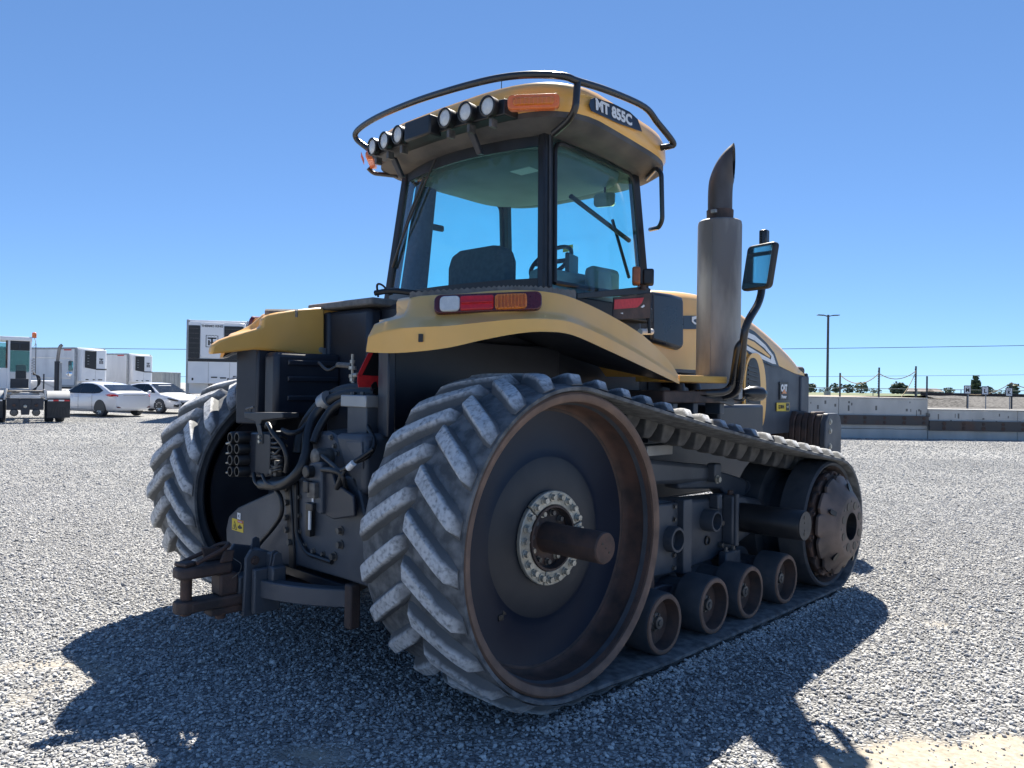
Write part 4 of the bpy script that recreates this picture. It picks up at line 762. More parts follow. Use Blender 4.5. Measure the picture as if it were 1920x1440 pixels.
MB().prism([aZ(562,582,2.0),aZ(712,588,2.0)]+[aZ(712,588,2.0)+Vector((-.15,.40,0)),aZ(562,582,2.0)+Vector((-.1,.40,0))], (0,0,.045)).build('tank_step', 'grip', T, bevel=.012) if False else MB().bb(-.80,-.05,-.02,.40,2.0,2.045).build('tank_step', 'grip', T, bevel=.012)
MB().tube(cr([(-.12,.05,2.08),(.0,.10,2.09),(.15,.2,2.07),(.3,.3,2.06)]), .018, n=8).build('wire_loom', 'black', T); MB().tube(cr([(-.13,.08,2.06),(-.10,.05,2.13),(-.05,.06,2.12),(-.04,.1,2.07)]), .007, n=6).build('wire_loom', 'black', T)
# slow vehicle sign edge beside the right liner
tr_ = MB().prism([aX(*p,.50) for p in [(673,713),(697,662),(725,662),(725,713)]], (.004,0,0)).build('slow_vehicle_sign', 'black', T, smooth=0)
MB().prism([aX(*p,.506) for p in [(670,716),(670,703),(725,706),(725,727),(672,726)]], (.003,0,0)).build('sign_border', 'redtape', T, smooth=0); MB().prism([aX(*p,.506) for p in [(670,703),(690,662),(699,662),(677,706)]], (.003,0,0)).build('sign_border', 'redtape', T, smooth=0)
# ---------------------------------------------------------------- hood
def hx(y): return .50 if y < 3.4 else .50-.05*((y-3.4)/1.5)**1.6
ridge = [aX(1200,545,.40), aX(1290,552,.40), aX(1345,568,.40), aX(1395,601,.39), aX(1425,624,.385), aX(1460,655,.375), aX(1485,681,.37), aX(1496,700,.365)]
rc = cr(ridge, 5)
def seamz(y): 
    pts = [(1.6,1.66),(2.6,1.66),(3.2,1.70),(3.7,1.82),(4.1,1.80),(4.5,1.73),(4.75,1.69),(5.0,1.67)]
    for (a,b),(c,d) in zip(pts, pts[1:]):
        if y <= c: return b+(d-b)*(y-a)/(c-a)
    return 1.6
topsec = []; sidesec = []
for p in rc:
    h = hx(p.y); zt = p.z+.02; zs = min(seamz(p.y), p.z-.03)
    topsec.append([Vector((x,p.y,z)) for x, z in ((h,zs),(h,zs*.6+p.z*.4),(h-.01,p.z-.06),(h-.045,p.z-.01),(h-.11,p.z+.012),(.15,zt+.01),(-.15,zt+.01),(-h+.11,p.z+.012),(-h+.045,p.z-.01),(-h+.01,p.z-.06),(-h,zs*.6+p.z*.4),(-h,zs))])
    sidesec.append([Vector((x,p.y,z)) for x, z in ((h-.006,1.10),(h-.006,zs+.01),(-h+.006,zs+.01),(-h+.006,1.10))])
hd = MB().loft(topsec).build('hood', 'yellow', T, smooth=45)
sp_ = MB().loft(sidesec).build('hood_side_panel', 'disc_grey' if False else 'frame', T, smooth=45)
yN = rc[-1].y
MB().bb(-.46,.46,yN-.005,yN+.05,1.02,1.70).build('nose_grille', 'rustdark' if False else 'dark', T, bevel=.02)
MB().bb(hx(yN)-.02,hx(yN)+.02,yN-.14,yN+.055,.98,1.665).build('nose_column', 'frame', T, bevel=.012, label='brown-grey corner column at the nose')
MB().lathe((hx(yN)-.06,yN-.01,1.72), (.75,.66,0), [(.0,.05),(.03,.045),(.045,.03),(.05,-.03)], 18).build('nose_lamp', 'boltdark', T)
def oh(px, py, off=.004):
    X = .5
    for _ in range(8): p = aX(px, py, X+off); X = hx(p.y)
    return p
def decal(pts, m, name, off=.004, th=.002, par=hd): return MB().prism([oh(*p, off) for p in pts], (th,0,0)).build(name, m, par, smooth=0)
decal([(1281,592),(1312,592),(1312,617),(1281,617)], 'decal', 'stripe'); decal([(1383,616),(1398,616),(1398,665),(1383,655)], 'decal', 'stripe')
decal([(1398,612),(1415,622),(1437,643),(1452,662),(1461,688),(1448,686),(1425,676),(1404,664),(1398,656)], 'decal', 'emblem_field')
decal([(1400,622),(1415,629),(1435,647),(1450,667),(1455,683),(1448,682),(1426,672),(1400,656),(1400,648),(1425,663),(1445,674),(1446,668),(1432,652),(1414,638),(1400,632)], 'decalwhite', 'emblem_swoosh', off=.008)
decal([(1400,635),(1414,641),(1431,655),(1444,668),(1443,671),(1426,660),(1400,645)], 'yellow', 'emblem_inner', off=.008)
decal([(1297,594),(1309,592),(1309,597),(1301,599),(1300,602),(1304,605),(1309,606),(1309,609),(1302,608),(1297,603)], 'decalwhite', 'model_letter', off=.008)
# oval yellow frame with a black louvre grille
def on(px, py, off): return oh(px, py, off)
ctr = (1412,738)
def oval(rx, ry): return [(ctr[0]+rx*math.copysign(abs(math.cos(t))**.8, math.cos(t))+(-.0)*1, ctr[1]+ry*math.copysign(abs(math.sin(t))**.9, math.sin(t))) for t in [2*math.pi*i/32 for i in range(32)]]
decal(oval(21,76), 'yellow', 'grille_frame', off=.006, th=.02, par=sp_); decal(oval(14,67), 'black', 'grille_opening', off=.027, th=.002, par=sp_)
for k in range(14): 
    y0 = 684+k*8.4; decal([(1403,y0),(1421,y0+5),(1421,y0+7.5),(1403,y0+2.5)], 'dark', 'grille_louvre', off=.029, th=.006, par=sp_)
decal([(1372,766),(1398,766),(1418,812),(1402,818),(1380,790)], 'yellow', 'engine_guard', off=.08, th=.02, par=sp_)
decal([(1462,716),(1478,716),(1478,750),(1462,750)], 'black', 'badge', off=.004, par=sp_)
def otext(s, px, py, size, m, **k): p = oh(px, py, .0075); a = oh(px+3, py, .0075); text(s, size, m, sp_, p, (a-p), (0,0,1), **k)
otext('CAT', 1470, 728, .085, 'decalwhite', bold=.006, sx=.85); decal([(1465.5,738),(1475.5,738),(1470.5,729.5)], 'amber', 'badge_triangle', off=.0095, par=sp_); otext('Power', 1470, 744, .045, 'decalwhite', bold=.002)
decal([(1456,755),(1480,755),(1480,771),(1456,771)], 'stickeryellow', 'dealer_sticker', off=.004, par=sp_); decal([(1474,756),(1479.5,756),(1479.5,770),(1474,770)], 'black', 'sticker_block', off=.0065, par=sp_)
otext('QUINN', 1465, 763, .050, 'black', bold=.001, sx=.8); p = oh(1477,763,.0095); text('CAT', .026, 'decalwhite', sp_, p, oh(1480,763,.0095)-p, (0,0,1))
# black cowl between cab and hood, lower engine bits
MB().prism([aX(*p,.55) for p in [(1222,545),(1262,551),(1280,556),(1284,562),(1284,650),(1276,656),(1222,640)]], (-1.1,0,0)).build('cowl', 'decal', T, bevel=.03)
MB().prism([aX(*p,.52) for p in [(1218,590),(1236,606),(1243,628),(1242,642),(1218,640)]], (-.3,0,0)).build('cowl_vent', 'black', T, bevel=.01)
MB().bb(-.48,.48,2.0,3.6,1.12,1.62).build('engine_block', 'dark', T, bevel=.05)
for y, r in ((2.25,.10),(2.5,.085)): MB().tube(cr([(.50,y,1.30),(.62,y+.06,1.42),(.60,y+.1,1.55),(.45,y+.1,1.60)]), r*.6, n=12).build('intake_hose', 'black', T)
MB().bb(.44,.74,1.9,2.6,1.63,1.66).build('heat_shield', 'frame', T, bevel=.006)
MB().bb(.5,1.15,1.35,2.3,1.42,1.50).build('side_frame', 'rustdark', T, bevel=.01); MB().bb(.5,1.0,2.3,3.0,1.15,1.40).build('battery_box', 'dark', T, bevel=.02)
for y in (1.5,1.75,2.1): MB().bb(1.0,1.12,y,y+.06,1.34,1.42).build('frame_bracket', 'frame', T, bevel=.006)
# front weights
wr = MB().bb(-.7,.7,4.75,5.0,.95,1.1).build('weight_carrier', 'dark', T, bevel=.02)
wp = [(4.64,1.22),(4.70,1.30),(4.92,1.30),(4.99,1.26),(5.02,1.18),(5.02,.86),(4.98,.78),(4.80,.76),(4.72,.80),(4.62,1.0)]
for k in range(26):
    x = -.80+k*.0625; MB().prism([(x,y,z+.012*(k%3-1)*(k<25)) for y, z in wp], (.058,0,0)).build('front_weight', 'rustdark' if k < 25 else 'frame', T, bevel=.010)
xw = -.80+25*.0625+.058
for z in (1.22,1.13,.98): bolt(T, (xw,4.74,z), (1,0,0), .022, .014, 'boltsteel')
MB().bb(xw-.002,xw+.006,4.66,4.72,.86,.95).build('weight_slot', 'black', T)
# ---------------------------------------------------------------- platform, exhaust stack, mirror arm
pf = MB().prism([aX(*p,1.2) for p in [(1274,703),(1364,706),(1364,719),(1274,716)]], (-.34,0,0)).build('step_platform', 'stepwood', T, bevel=.006)
SX, SY = 1.03, 2.22
sk = MB().loft([[Vector((SX+.155*math.cos(t)*k, SY+.155*math.sin(t)*k, z)) for t in [2*math.pi*(i+.5)/40 for i in range(40)]] for z, k in ((1.58,1),(2.69,1),(2.715,.97),(2.725,.88),(2.728,.6))]).build('exhaust_stack', 'stack', T, smooth=30, label='tall weathered steel exhaust stack')
MB().bb(SX+.02,SX+.028,SY-.157,SY-.151,1.6,2.69).build('stack_seam', 'stack', sk)
MB().lathe((SX,SY,0), (0,0,1), [(.093,2.72),(.095,2.80),(.090,2.802)], 28).build('pipe_collar', 'rustdark', sk); MB().bb(SX-.01,SX+.03,SY-.115,SY-.09,2.765,2.79).build('collar_clamp', 'galv', sk, bevel=.003)
pd = Vector((.93,.37,0)); side = Vector((-pd.y,pd.x,0)); rings = []
cen = cr([Vector((SX,SY,2.73)), Vector((SX,SY,2.95)), Vector((SX,SY,3.04))+pd*.015, Vector((SX,SY,3.13))+pd*.06, Vector((SX,SY,3.195))+pd*.125, Vector((SX,SY,3.23))+pd*.20], 6)
lim = Vector((SX,SY,0)).dot(pd)+.092
for rad, nm_, mt_ in ((.086,'exhaust_tip','pipe'),(.081,'tip_bore','black')):
    rings = []; cut = []
    for k, c in enumerate(cen):
        d = (cen[min(k+1,len(cen)-1)]-cen[max(k-1,0)]).normalized(); a = side.cross(d).normalized(); ring = []
        for i in range(32):
            t = 2*math.pi*i/32; v = c+(a*math.cos(t)+side*math.sin(t))*rad; e = v.dot(pd)-lim; cut.append(e > 0); ring.append(v-pd*max(0,e))
        rings.append(ring)
    tb_ = MB().loft(rings, cap=False); tb_.f = [f_ for f_ in tb_.f if not all(cut[q_] for q_ in f_)]; tb_.build(nm_, mt_, sk, smooth=50, fix=False)
# mirror arm
mp = lambda x, y, X=1.28: aX(x, y, X)
arm = MB().tube(bend([mp(1432,437,1.39),mp(1428,560,1.39),mp(1396,612,1.37),mp(1389,700,1.31),mp(1382,738,1.24),mp(1350,745,1.12)], .10, 6), .026, n=14).build('mirror_arm', 'blacktube', T)
MB().tube(bend([mp(1394,640,1.345),mp(1384,650,1.32),mp(1372,735,1.22),mp(1305,738,1.10)], .10, 6), .027, n=14).build('arm_brace', 'blacktube', T)
hc = mp(1421,500,1.47); nrm = Vector((-.27,-.96,.03)).normalized(); mx_ = Vector((0,0,1)).cross(nrm).normalized(); my_ = nrm.cross(mx_); my_ = (my_+mx_*.16).normalized()
mb = MB(); rplate(mb, hc-nrm*.02, mx_, my_, .235, .30, .03, .05); mh = mb.build('mirror_housing', 'black', T, bevel=.012)
mb = MB(); rplate(mb, hc+nrm*.0075, mx_, my_, .21, .276, .022, .003); mb.build('mirror_glass', 'mirror', mh)
MB().box(mp(1433,445,1.39), (.055,.055,.10)).build('arm_cap', 'blacktube', arm, bevel=.01)
sc_ = mp(1412,738,1.26); sg = MB().lathe(sc_, rgt+Vector((0,0,-.03)), [(0,-.075),(.03,-.07),(.05,-.03),(.055,.02),(.045,.07),(.02,.095),(0,.10)], 20).build('work_lamp', 'blacktube', T); MB().box(mp(1383,736,1.22), (.05,.05,.09)).build('lamp_bracket', 'galv', T, bevel=.004)
MB().tube(cr([mp(1375,748,1.2),mp(1390,752,1.24),mp(1400,744,1.25),mp(1408,738,1.24)]), .006, n=6).build('lamp_wire', 'black', T)
MB().prism([mp(*p,1.15) for p in [(1300,738),(1380,742),(1376,762),(1330,748)]], (-.03,0,0)).build('arm_gusset', 'frame', T, bevel=.005)
# side marker bracket behind the cab with amber lamp and red tape
bk = MB().prism([aX(*p,1.05) for p in [(1083,550),(1208,537),(1220,541),(1222,600),(1214,600),(1213,551),(1083,560)]], (-.012,0,0)).build('marker_bracket', 'black', T, bevel=.003)
MB().prism([aX(*p,1.06) for p in [(1151,558),(1222,549),(1220,596),(1149,600)]], (-.008,0,0)).build('marker_plate', 'rustdark', bk, bevel=.002)
MB().prism([aX(*p,1.065) for p in [(1152,562),(1207,558),(1203,568),(1195,576),(1190,577),(1151,580)]], (.002,0,0)).build('reflective_tape', 'redtape', bk, smooth=0); MB().prism([aX(*p,1.0655) for p in [(1201,576),(1207,571),(1209,574),(1205,577)]], (.001,0,0)).build('tape_scrap', 'decalwhite', bk, smooth=0)
MB().prism([aX(*p,1.066) for p in [(1163,587),(1168,586),(1168,589)]], (.001,0,0)).build('tape_scrap', 'decalwhite', bk, smooth=0)
lc = aX(1193,518,1.06); MB().box(lc, (.05,.13,.105), Matrix.Rotation(R_(35),3,'Z')).build('marker_lens', 'amberdirty', bk, bevel=.012); MB().box(lc+Vector((.03,.085,.0)), (.07,.09,.10), Matrix.Rotation(R_(35),3,'Z')).build('marker_housing', 'black', bk, bevel=.012)
MB().cyl(aX(1206,532,1.06), aX(1206,543,1.06), .02, n=10).build('marker_stem', 'rustdark', bk); MB().cyl(aX(1217,552,1.05), aX(1217,625,1.05), .012, n=8).build('bracket_rod', 'black', bk); MB().cyl(aX(1200,622,1.03), aX(1222,622,1.03), .02, n=10).build('rod_clamp', 'offwhite', bk)
# ---------------------------------------------------------------- cab
zb, zt = 2.09, 3.07
def plan(z, t):
    """closed cab outline; t 0..1 from the rear right corner across the rear to the left, then forward"""
    k = (z-zb)/(zt-zb); return k
def corner(sx, back, z):
    k = (z-zb)/(zt-zb)
    if back: return Vector((sx*(.788-.095*k), .632+.09*k, z))
    return Vector((sx*(.70-.05*k), 1.80-.10*k, z))
cb = MB().loft([[Vector((x,y,z)) for x, y in [(-.76,.62),(-.3,.50),(.3,.50),(.76,.62),(.72,1.85),(-.72,1.85)]] for z in (1.98,2.085)]).build('cab', 'black', T, bevel=.01)
for sx in (1,-1):
    for back in (1,0):
        secs = []
        for i in range(9):
            z = zb+(zt-zb)*i/8; c = corner(sx, back, z); wd = .055 if back else .03
            secs.append([c+Vector((a*sx, b, 0)) for a, b in ((.012,-.035),(.014,.05 if back else .035),(-.045,.05 if back else .035),(-.05,-.03))])
        MB().loft(secs).build('pillar', 'black', cb, bevel=.012)
    MB().tube([corner(sx,1,zb+.02)+Vector((sx*.017,.01,0)), corner(sx,1,zt)+Vector((sx*.017,.01,0))], .008, n=6).build('pillar_seal', 'rubber', cb)
# rear curved pane, side panes, front pane
def pane(f, nu, nv, name, m='cabglass'):
    V = [f(i/nu, j/nv) for j in range(nv+1) for i in range(nu+1)]
    o = MB().add(V, [(j*(nu+1)+i, j*(nu+1)+i+1, (j+1)*(nu+1)+i+1, (j+1)*(nu+1)+i) for j in range(nv) for i in range(nu)]).build(name, m, cb, fix=False); return o
def rearf(u, v):
    z = zb+.01+(zt-zb-.02)*v; a, b = corner(-1,1,z), corner(1,1,z); p = a.lerp(b, u); p.y -= .14*(1-(2*u-1)**2); return p
rw = pane(rearf, 24, 4, 'rear_window')
for sx in (1,-1): pane(lambda u, v: corner(sx,1,zb+.01+(zt-zb-.02)*v).lerp(corner(sx,0,zb+.01+(zt-zb-.02)*v), u)+Vector((sx*.03*(1-(2*u-1)**2),0,0)), 10, 4, 'side_window')
pane(lambda u, v: corner(-1,0,zb+.01+(zt-zb-.02)*v).lerp(corner(1,0,zb+.01+(zt-zb-.02)*v), u)+Vector((0,.12*(1-(2*u-1)**2),0)), 16, 4, 'windscreen')
def strip(fn, n, wd, name, m='black'):
    secs = []
    for i in range(n+1): p, up = fn(i/n); secs.append([p+Vector(o)*1 for o in ((-.004,-.012,0),(.004,-.012,0))]); secs[-1] = [p+Vector((0,-.008,-wd/2)), p+Vector((0,-.008,wd/2)), p+Vector((0,.012,wd/2)), p+Vector((0,.012,-wd/2))]
    MB().loft(secs).build(name, m, cb, smooth=40)
strip(lambda t: (rearf(t,0)+Vector((0,0,.025)),0), 20, .07, 'window_sill'); strip(lambda t: (rearf(t,1)+Vector((0,0,-.03)),0), 20, .09, 'window_header')
for sx in (1,-1):
    MB().tube(bend([corner(sx,1,zb+.05)+Vector((sx*.005,.07,0)), corner(sx,1,zt-.04)+Vector((sx*.005,.07,0)), corner(sx,0,zt-.06)+Vector((sx*.005,-.04,0)), corner(sx,0,zb+.06)+Vector((sx*.005,-.04,0)), corner(sx,1,zb+.05)+Vector((sx*.005,.07,0))], .08), .016, n=8).build('window_gasket', 'black', cb)
    if sx > 0: MB().tube(bend([(sx*.70,1.78,3.0),(sx*.86,1.66,3.02),(sx*.90,1.66,2.98),(sx*.90,1.68,2.66),(sx*.86,1.70,2.62),(sx*.72,1.80,2.64)], .05), .016, n=10).build('grab_handle', 'blacktube', cb)
# roof
def roofring(hxw, y0, y1, z, nn=48, bulge=.05):
    out = []
    for i in range(nn):
        t = 2*math.pi*i/nn; c, s_ = math.cos(t), math.sin(t); ex = .42
        x = math.copysign(abs(c)**ex, c); y = math.copysign(abs(s_)**ex, s_)
        yy = (y0+y1)/2+(y1-y0)/2*y; tap = 1-.10*max(0,(yy-.8)/1.1)
        if y < 0: yy -= bulge*(1-x*x)*abs(y)
        else: yy += bulge*1.2*(1-x*x)*abs(y)
        out.append(Vector((hxw*x*tap, yy, z-.05*max(0,(yy-.9)))))
    return out
RF = [(.955,.50,1.98,3.135),(.972,.475,2.0,3.165),(.966,.47,2.0,3.25),(.94,.49,1.97,3.305),(.86,.56,1.90,3.338),(.65,.72,1.7,3.352),(.3,1.0,1.4,3.358)]
rf = MB().loft([roofring(*r) for r in RF]).build('roof_shell', 'yellow', T, smooth=45, label='tan cab roof')
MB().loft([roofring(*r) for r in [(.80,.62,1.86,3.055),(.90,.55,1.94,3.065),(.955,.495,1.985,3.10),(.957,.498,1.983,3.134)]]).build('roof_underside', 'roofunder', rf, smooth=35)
MB().loft([roofring(*r) for r in [(.66,.80,1.62,2.985),(.68,.75,1.68,3.0),(.69,.72,1.70,3.056)]]).build('headliner', 'liner', rf, smooth=40)
MB().bb(.15,.33,.95,1.15,2.975,2.986).build('dome_light', 'offwhite', rf, bevel=.004)
# amber roof markers, number decal
for sx in (1,-1):
    A, B = aX(952,186,.70), aX(1050,182,.93); A.x *= sx; B.x *= sx; xd = (B-A).normalized(); zz = Vector((0,0,1)); nn = Vector((xd.y*sx,-xd.x*sx,0)).normalized()
    for nm_, w_, h_, dd, m_ in (('roof_marker',.30,.088,.015,'ambersign'),('marker_glass',.24,.045,.026,'amber')): mb = MB(); rplate(mb, (A+B)*.5+nn*(dd-.006-(.03 if sx < 0 else 0))+Vector((0,0,-.03)), xd, zz, w_, h_, .03 if dd < .02 else .018, .05); mb.build(nm_, m_, rf, bevel=.008)
    for k in range(9): mb = MB(); rplate(mb, (A+B)*.5+xd*(-.1+.025*k)+nn*.0465+Vector((0,0,-.03)), xd, zz, .003, .04, .001, .003); mb.build('marker_rib', 'ambersign', rf)
    d0, d1 = Vector((sx*.957,.85,3.225)), Vector((sx*.898,1.58,3.19)); 
def onroof(y, z, off=.004):
    tap = 1-.10*max(0,(y-.8)/1.1); return Vector((.970*tap+off, y, z))
pl = [(.84,3.262),(.86,3.285),(1.2,3.283),(1.5,3.265),(1.60,3.245),(1.66,3.185),(1.4,3.195),(.9,3.212),(.85,3.225)]
MB().prism([aX(*p) for p in [(1104,196,.978),(1107,186,.974),(1114,183,.970),(1150,195,.955),(1180,210,.945),(1195,224,.94),(1203,247,.94),(1160,232,.955),(1108,208,.976)]], (.004,0,0)).build('model_plate', 'decal', rf, smooth=0)
pc = aX(1152,212,.965); pe = aX(1190,229,.953); text('MT 855C', .092, 'decalwhite', rf, pc, Vector((pe.x-pc.x-.004,pe.y-pc.y,pe.z-pc.z)), Vector((-.05,-.02,1)), bold=.004, sx=1.15, name='model_lettering')
# rail round the roof
rail = [aY(x,y,Y) for x,y,Y in [(690,279,.52),(668,260,.48),(671,244,.45),(707,220,.41),(773,192,.36),(840,170,.33),(907,152,.335),(957,143,.37),(1007,140,.43)]]+[aX(x,y,X) for x,y,X in [(1057,143,.985),(1083,152,1.0),(1140,170,1.0),(1207,200,.985),(1233,230,.975),(1262,267,.965),(1256,274,.94),(1240,277,.88)]]
rl_ = MB().tube(cr(rail,6), .021, n=12).build('roof_rail', 'blacktube', T); MB().tube(bend([aX(1083,150,1.0),aX(1079,205,1.0),aX(1066,226,.93),aX(1038,250,.80)],.06), .021, n=10).build('rail_post', 'blacktube', rl_)
MB().tube([(.0,.9,3.39),(.0,.9,3.62)], .003, n=6).build('aerial', 'black', rl_) if False else MB().tube([aY(940,168,.6),aY(941,139,.6)], .0025, n=6).build('aerial', 'black', rl_)
MB().tube(bend([aX(690,315,-.93),aX(700,325,-.92),aX(745,330,-.75)],.05), .016, n=8).build('grab_handle', 'blacktube', T)
# work lamp bar
bar = MB().loft([[Vector((x,.385-.05*(1-(x/.65)**2)+o,z)) for o, z in ((0,3.10),(0,3.195),(.12,3.21),(.12,3.10))] for x in [-.66+.11*i for i in range(13)]]).build('lamp_bar', 'black', T, bevel=.008)
MB().bb(-.13,.13,.26,.36,3.075,3.20).build('beacon_box', 'black', bar, bevel=.012, label='black box between the work lamps')
for x in (-.574,-.406,-.236,.236,.406,.574):
    y = .31+.05*(x/.6)**2; o = Vector((x,y,3.155)); dr = Vector((x*.15,-1,-.08))
    lh = MB().lathe(o, dr, [(.0,-.09),(.035,-.08),(.055,-.03),(.060,.02),(.062,.032),(.052,.036),(.050,.022)], 28).build('work_lamp', 'black', bar); MB().lathe(o, dr, [(.0515,.024),(.035,.031),(0,.034)], 28).build('lamp_lens', 'lenswhite', lh)
    MB().bb(x-.012,x+.012,y+.0,y+.05,3.04,3.09).build('lamp_foot', 'boltdark', bar, bevel=.003)
for x in (-.5,.3): MB().prism([(x,.42,3.08),(x+.05,.42,3.08),(x+.045,.50,2.96),(x+.005,.50,2.96)], (0,.03,0)).build('bar_bracket', 'dark', bar, bevel=.004)
# rear wipers
MB().tube([rearf(.38,.98)+Vector((0,-.03,0)), rearf(.20,.62)+Vector((0,-.03,0)), rearf(.08,.40)+Vector((0,-.025,0))], .008, n=6).build('wiper_arm', 'black', cb); MB().tube([rearf(.28,.88)+Vector((0,-.02,0)), rearf(.16,.62)+Vector((0,-.02,0)), rearf(.03,.28)+Vector((0,-.02,0))], .010, n=6).build('wiper_blade', 'black', cb)
# interior
MB().prism([corner(-1,1,zb+.02)+Vector((.045,.06,0)),corner(-1,1,zb+.02)+Vector((.05,.30,0)),corner(-1,1,zt-.08)+Vector((.05,.24,0)),corner(-1,1,zt-.08)+Vector((.045,.06,0))], (.03,0,0)).build('pillar_trim', 'seat', cb, bevel=.01)
st_ = MB().loft([[Vector((-.20+x*w_*1.3,1.02+yo,z)) for x, yo in ((-1,0),(-.8,-.06),(.8,-.06),(1,0),(.85,.06),(-.85,.06))] for z, w_ in ((2.10,.24),(2.25,.27),(2.38,.27),(2.46,.24),(2.50,.15))]).build('seat_back', 'seat', cb, bevel=.02)
MB().bb(-.50,.10,1.05,1.5,2.0,2.14).build('seat_cushion', 'seat', cb, bevel=.04); MB().bb(.32,.50,.95,1.5,2.0,2.30).build('armrest_console', 'console', cb, bevel=.05); MB().bb(.56,.66,1.25,1.55,2.05,2.33).build('side_console', 'console', cb, bevel=.04)
stw = MB().lathe((.12,1.42,2.42), (0,-.75,.66), [(.17+.016*math.cos(a),.016*math.sin(a)) for a in [i*math.pi/4 for i in range(8)]], 28, closed=True).build('steering_wheel', 'black', cb); MB().tube([(.12,1.42,2.42),(.12,1.62,2.1)], .03, n=8).build('steering_column', 'black', cb); MB().bb(-.03,.27,1.41,1.43,2.405,2.435).build('wheel_spoke', 'black', cb)
MB().box((.42,1.30,2.36), (.03,.20,.14), Matrix.Rotation(R_(20),3,'Z')).build('monitor', 'black', cb, bevel=.01); MB().bb(-.6,.6,1.68,1.80,2.05,2.16).build('dashboard', 'console', cb, bevel=.03)
MB().bb(-.10,.06,1.0,1.02,2.62,2.68).build('sticker_pad', 'offwhite', cb) if False else None
p0 = corner(-1,0,2.6).lerp(corner(1,0,2.6), .45)+Vector((0,.08,0)); MB().box(p0, (.10,.004,.05)).build('window_sticker', 'stickeryellow', cb, smooth=0)
mb = MB(); rplate(mb, (.45,1.62,2.86), (.9,.3,0), (0,0,1), .16, .10, .03, .02); mb.build('interior_mirror', 'mirror', cb); MB().tube([(.45,1.62,2.9),(.45,1.62,3.0)], .008, n=6).build('mirror_stem', 'black', cb)
MB().tube([(.60,1.72,2.30),(.40,1.78,2.75)], .012, n=6).build('front_wiper', 'black', cb); MB().tube([(.64,1.66,2.55),(.70,.95,2.72)], .016, n=8).build('door_bar', 'black', cb)
MB().box((-.70,.98,2.72), (.03,.22,.05)).build('door_handle_bar', 'black', cb, bevel=.02)
# ================================================================ left background: trailers, cars, yard truck, container
def vehicle(name, lab, cat, lat, dep, h, group=None):
    wv = rgt*h[0]+fwd*h[1]; return thing(name, lab, cat, G(lat, dep, 0), math.atan2(-wv.x, wv.y), group)
def wheel(par, x, y, r, w, sx, spokes=9, m='alloy', name='wheel'):
    o = Vector((x, y, r)); ax = Vector((sx,0,0))
    t = MB().lathe(o, ax, [(r*.66,0.0),(r*.68,.012),(r*.9,.012),(r*.98,-.005),(r,-.03),(r,-w+.03),(r*.95,-w),(r*.3,-w)], 32, (0,0,1)).build(name, 'rubber', par)
    MB().lathe(o, ax, [(r*.68,.006),(r*.64,-.02),(r*.6,-.06),(0,-.07)], 28, (0,0,1)).build('rim', 'black', t)
    for k in range(spokes):
        a = 2*math.pi*k/spokes; d = Vector((0,math.cos(a),math.sin(a))); e = Vector((0,-math.sin(a),math.cos(a))); q = .055*r/.33
        MB().prism([o+ax*-.022+d*r*.08-e*q*.6, o+ax*-.022+d*r*.08+e*q*.6, o+ax*-.004+d*r*.66+e*q*.5, o+ax*-.004+d*r*.66-e*q*.5], ax*.012).build('spoke', m, t, smooth=0)
    MB().cyl(o-ax*.02, o+ax*.0, r*.14, n=12).build('hub_cap', m, t)
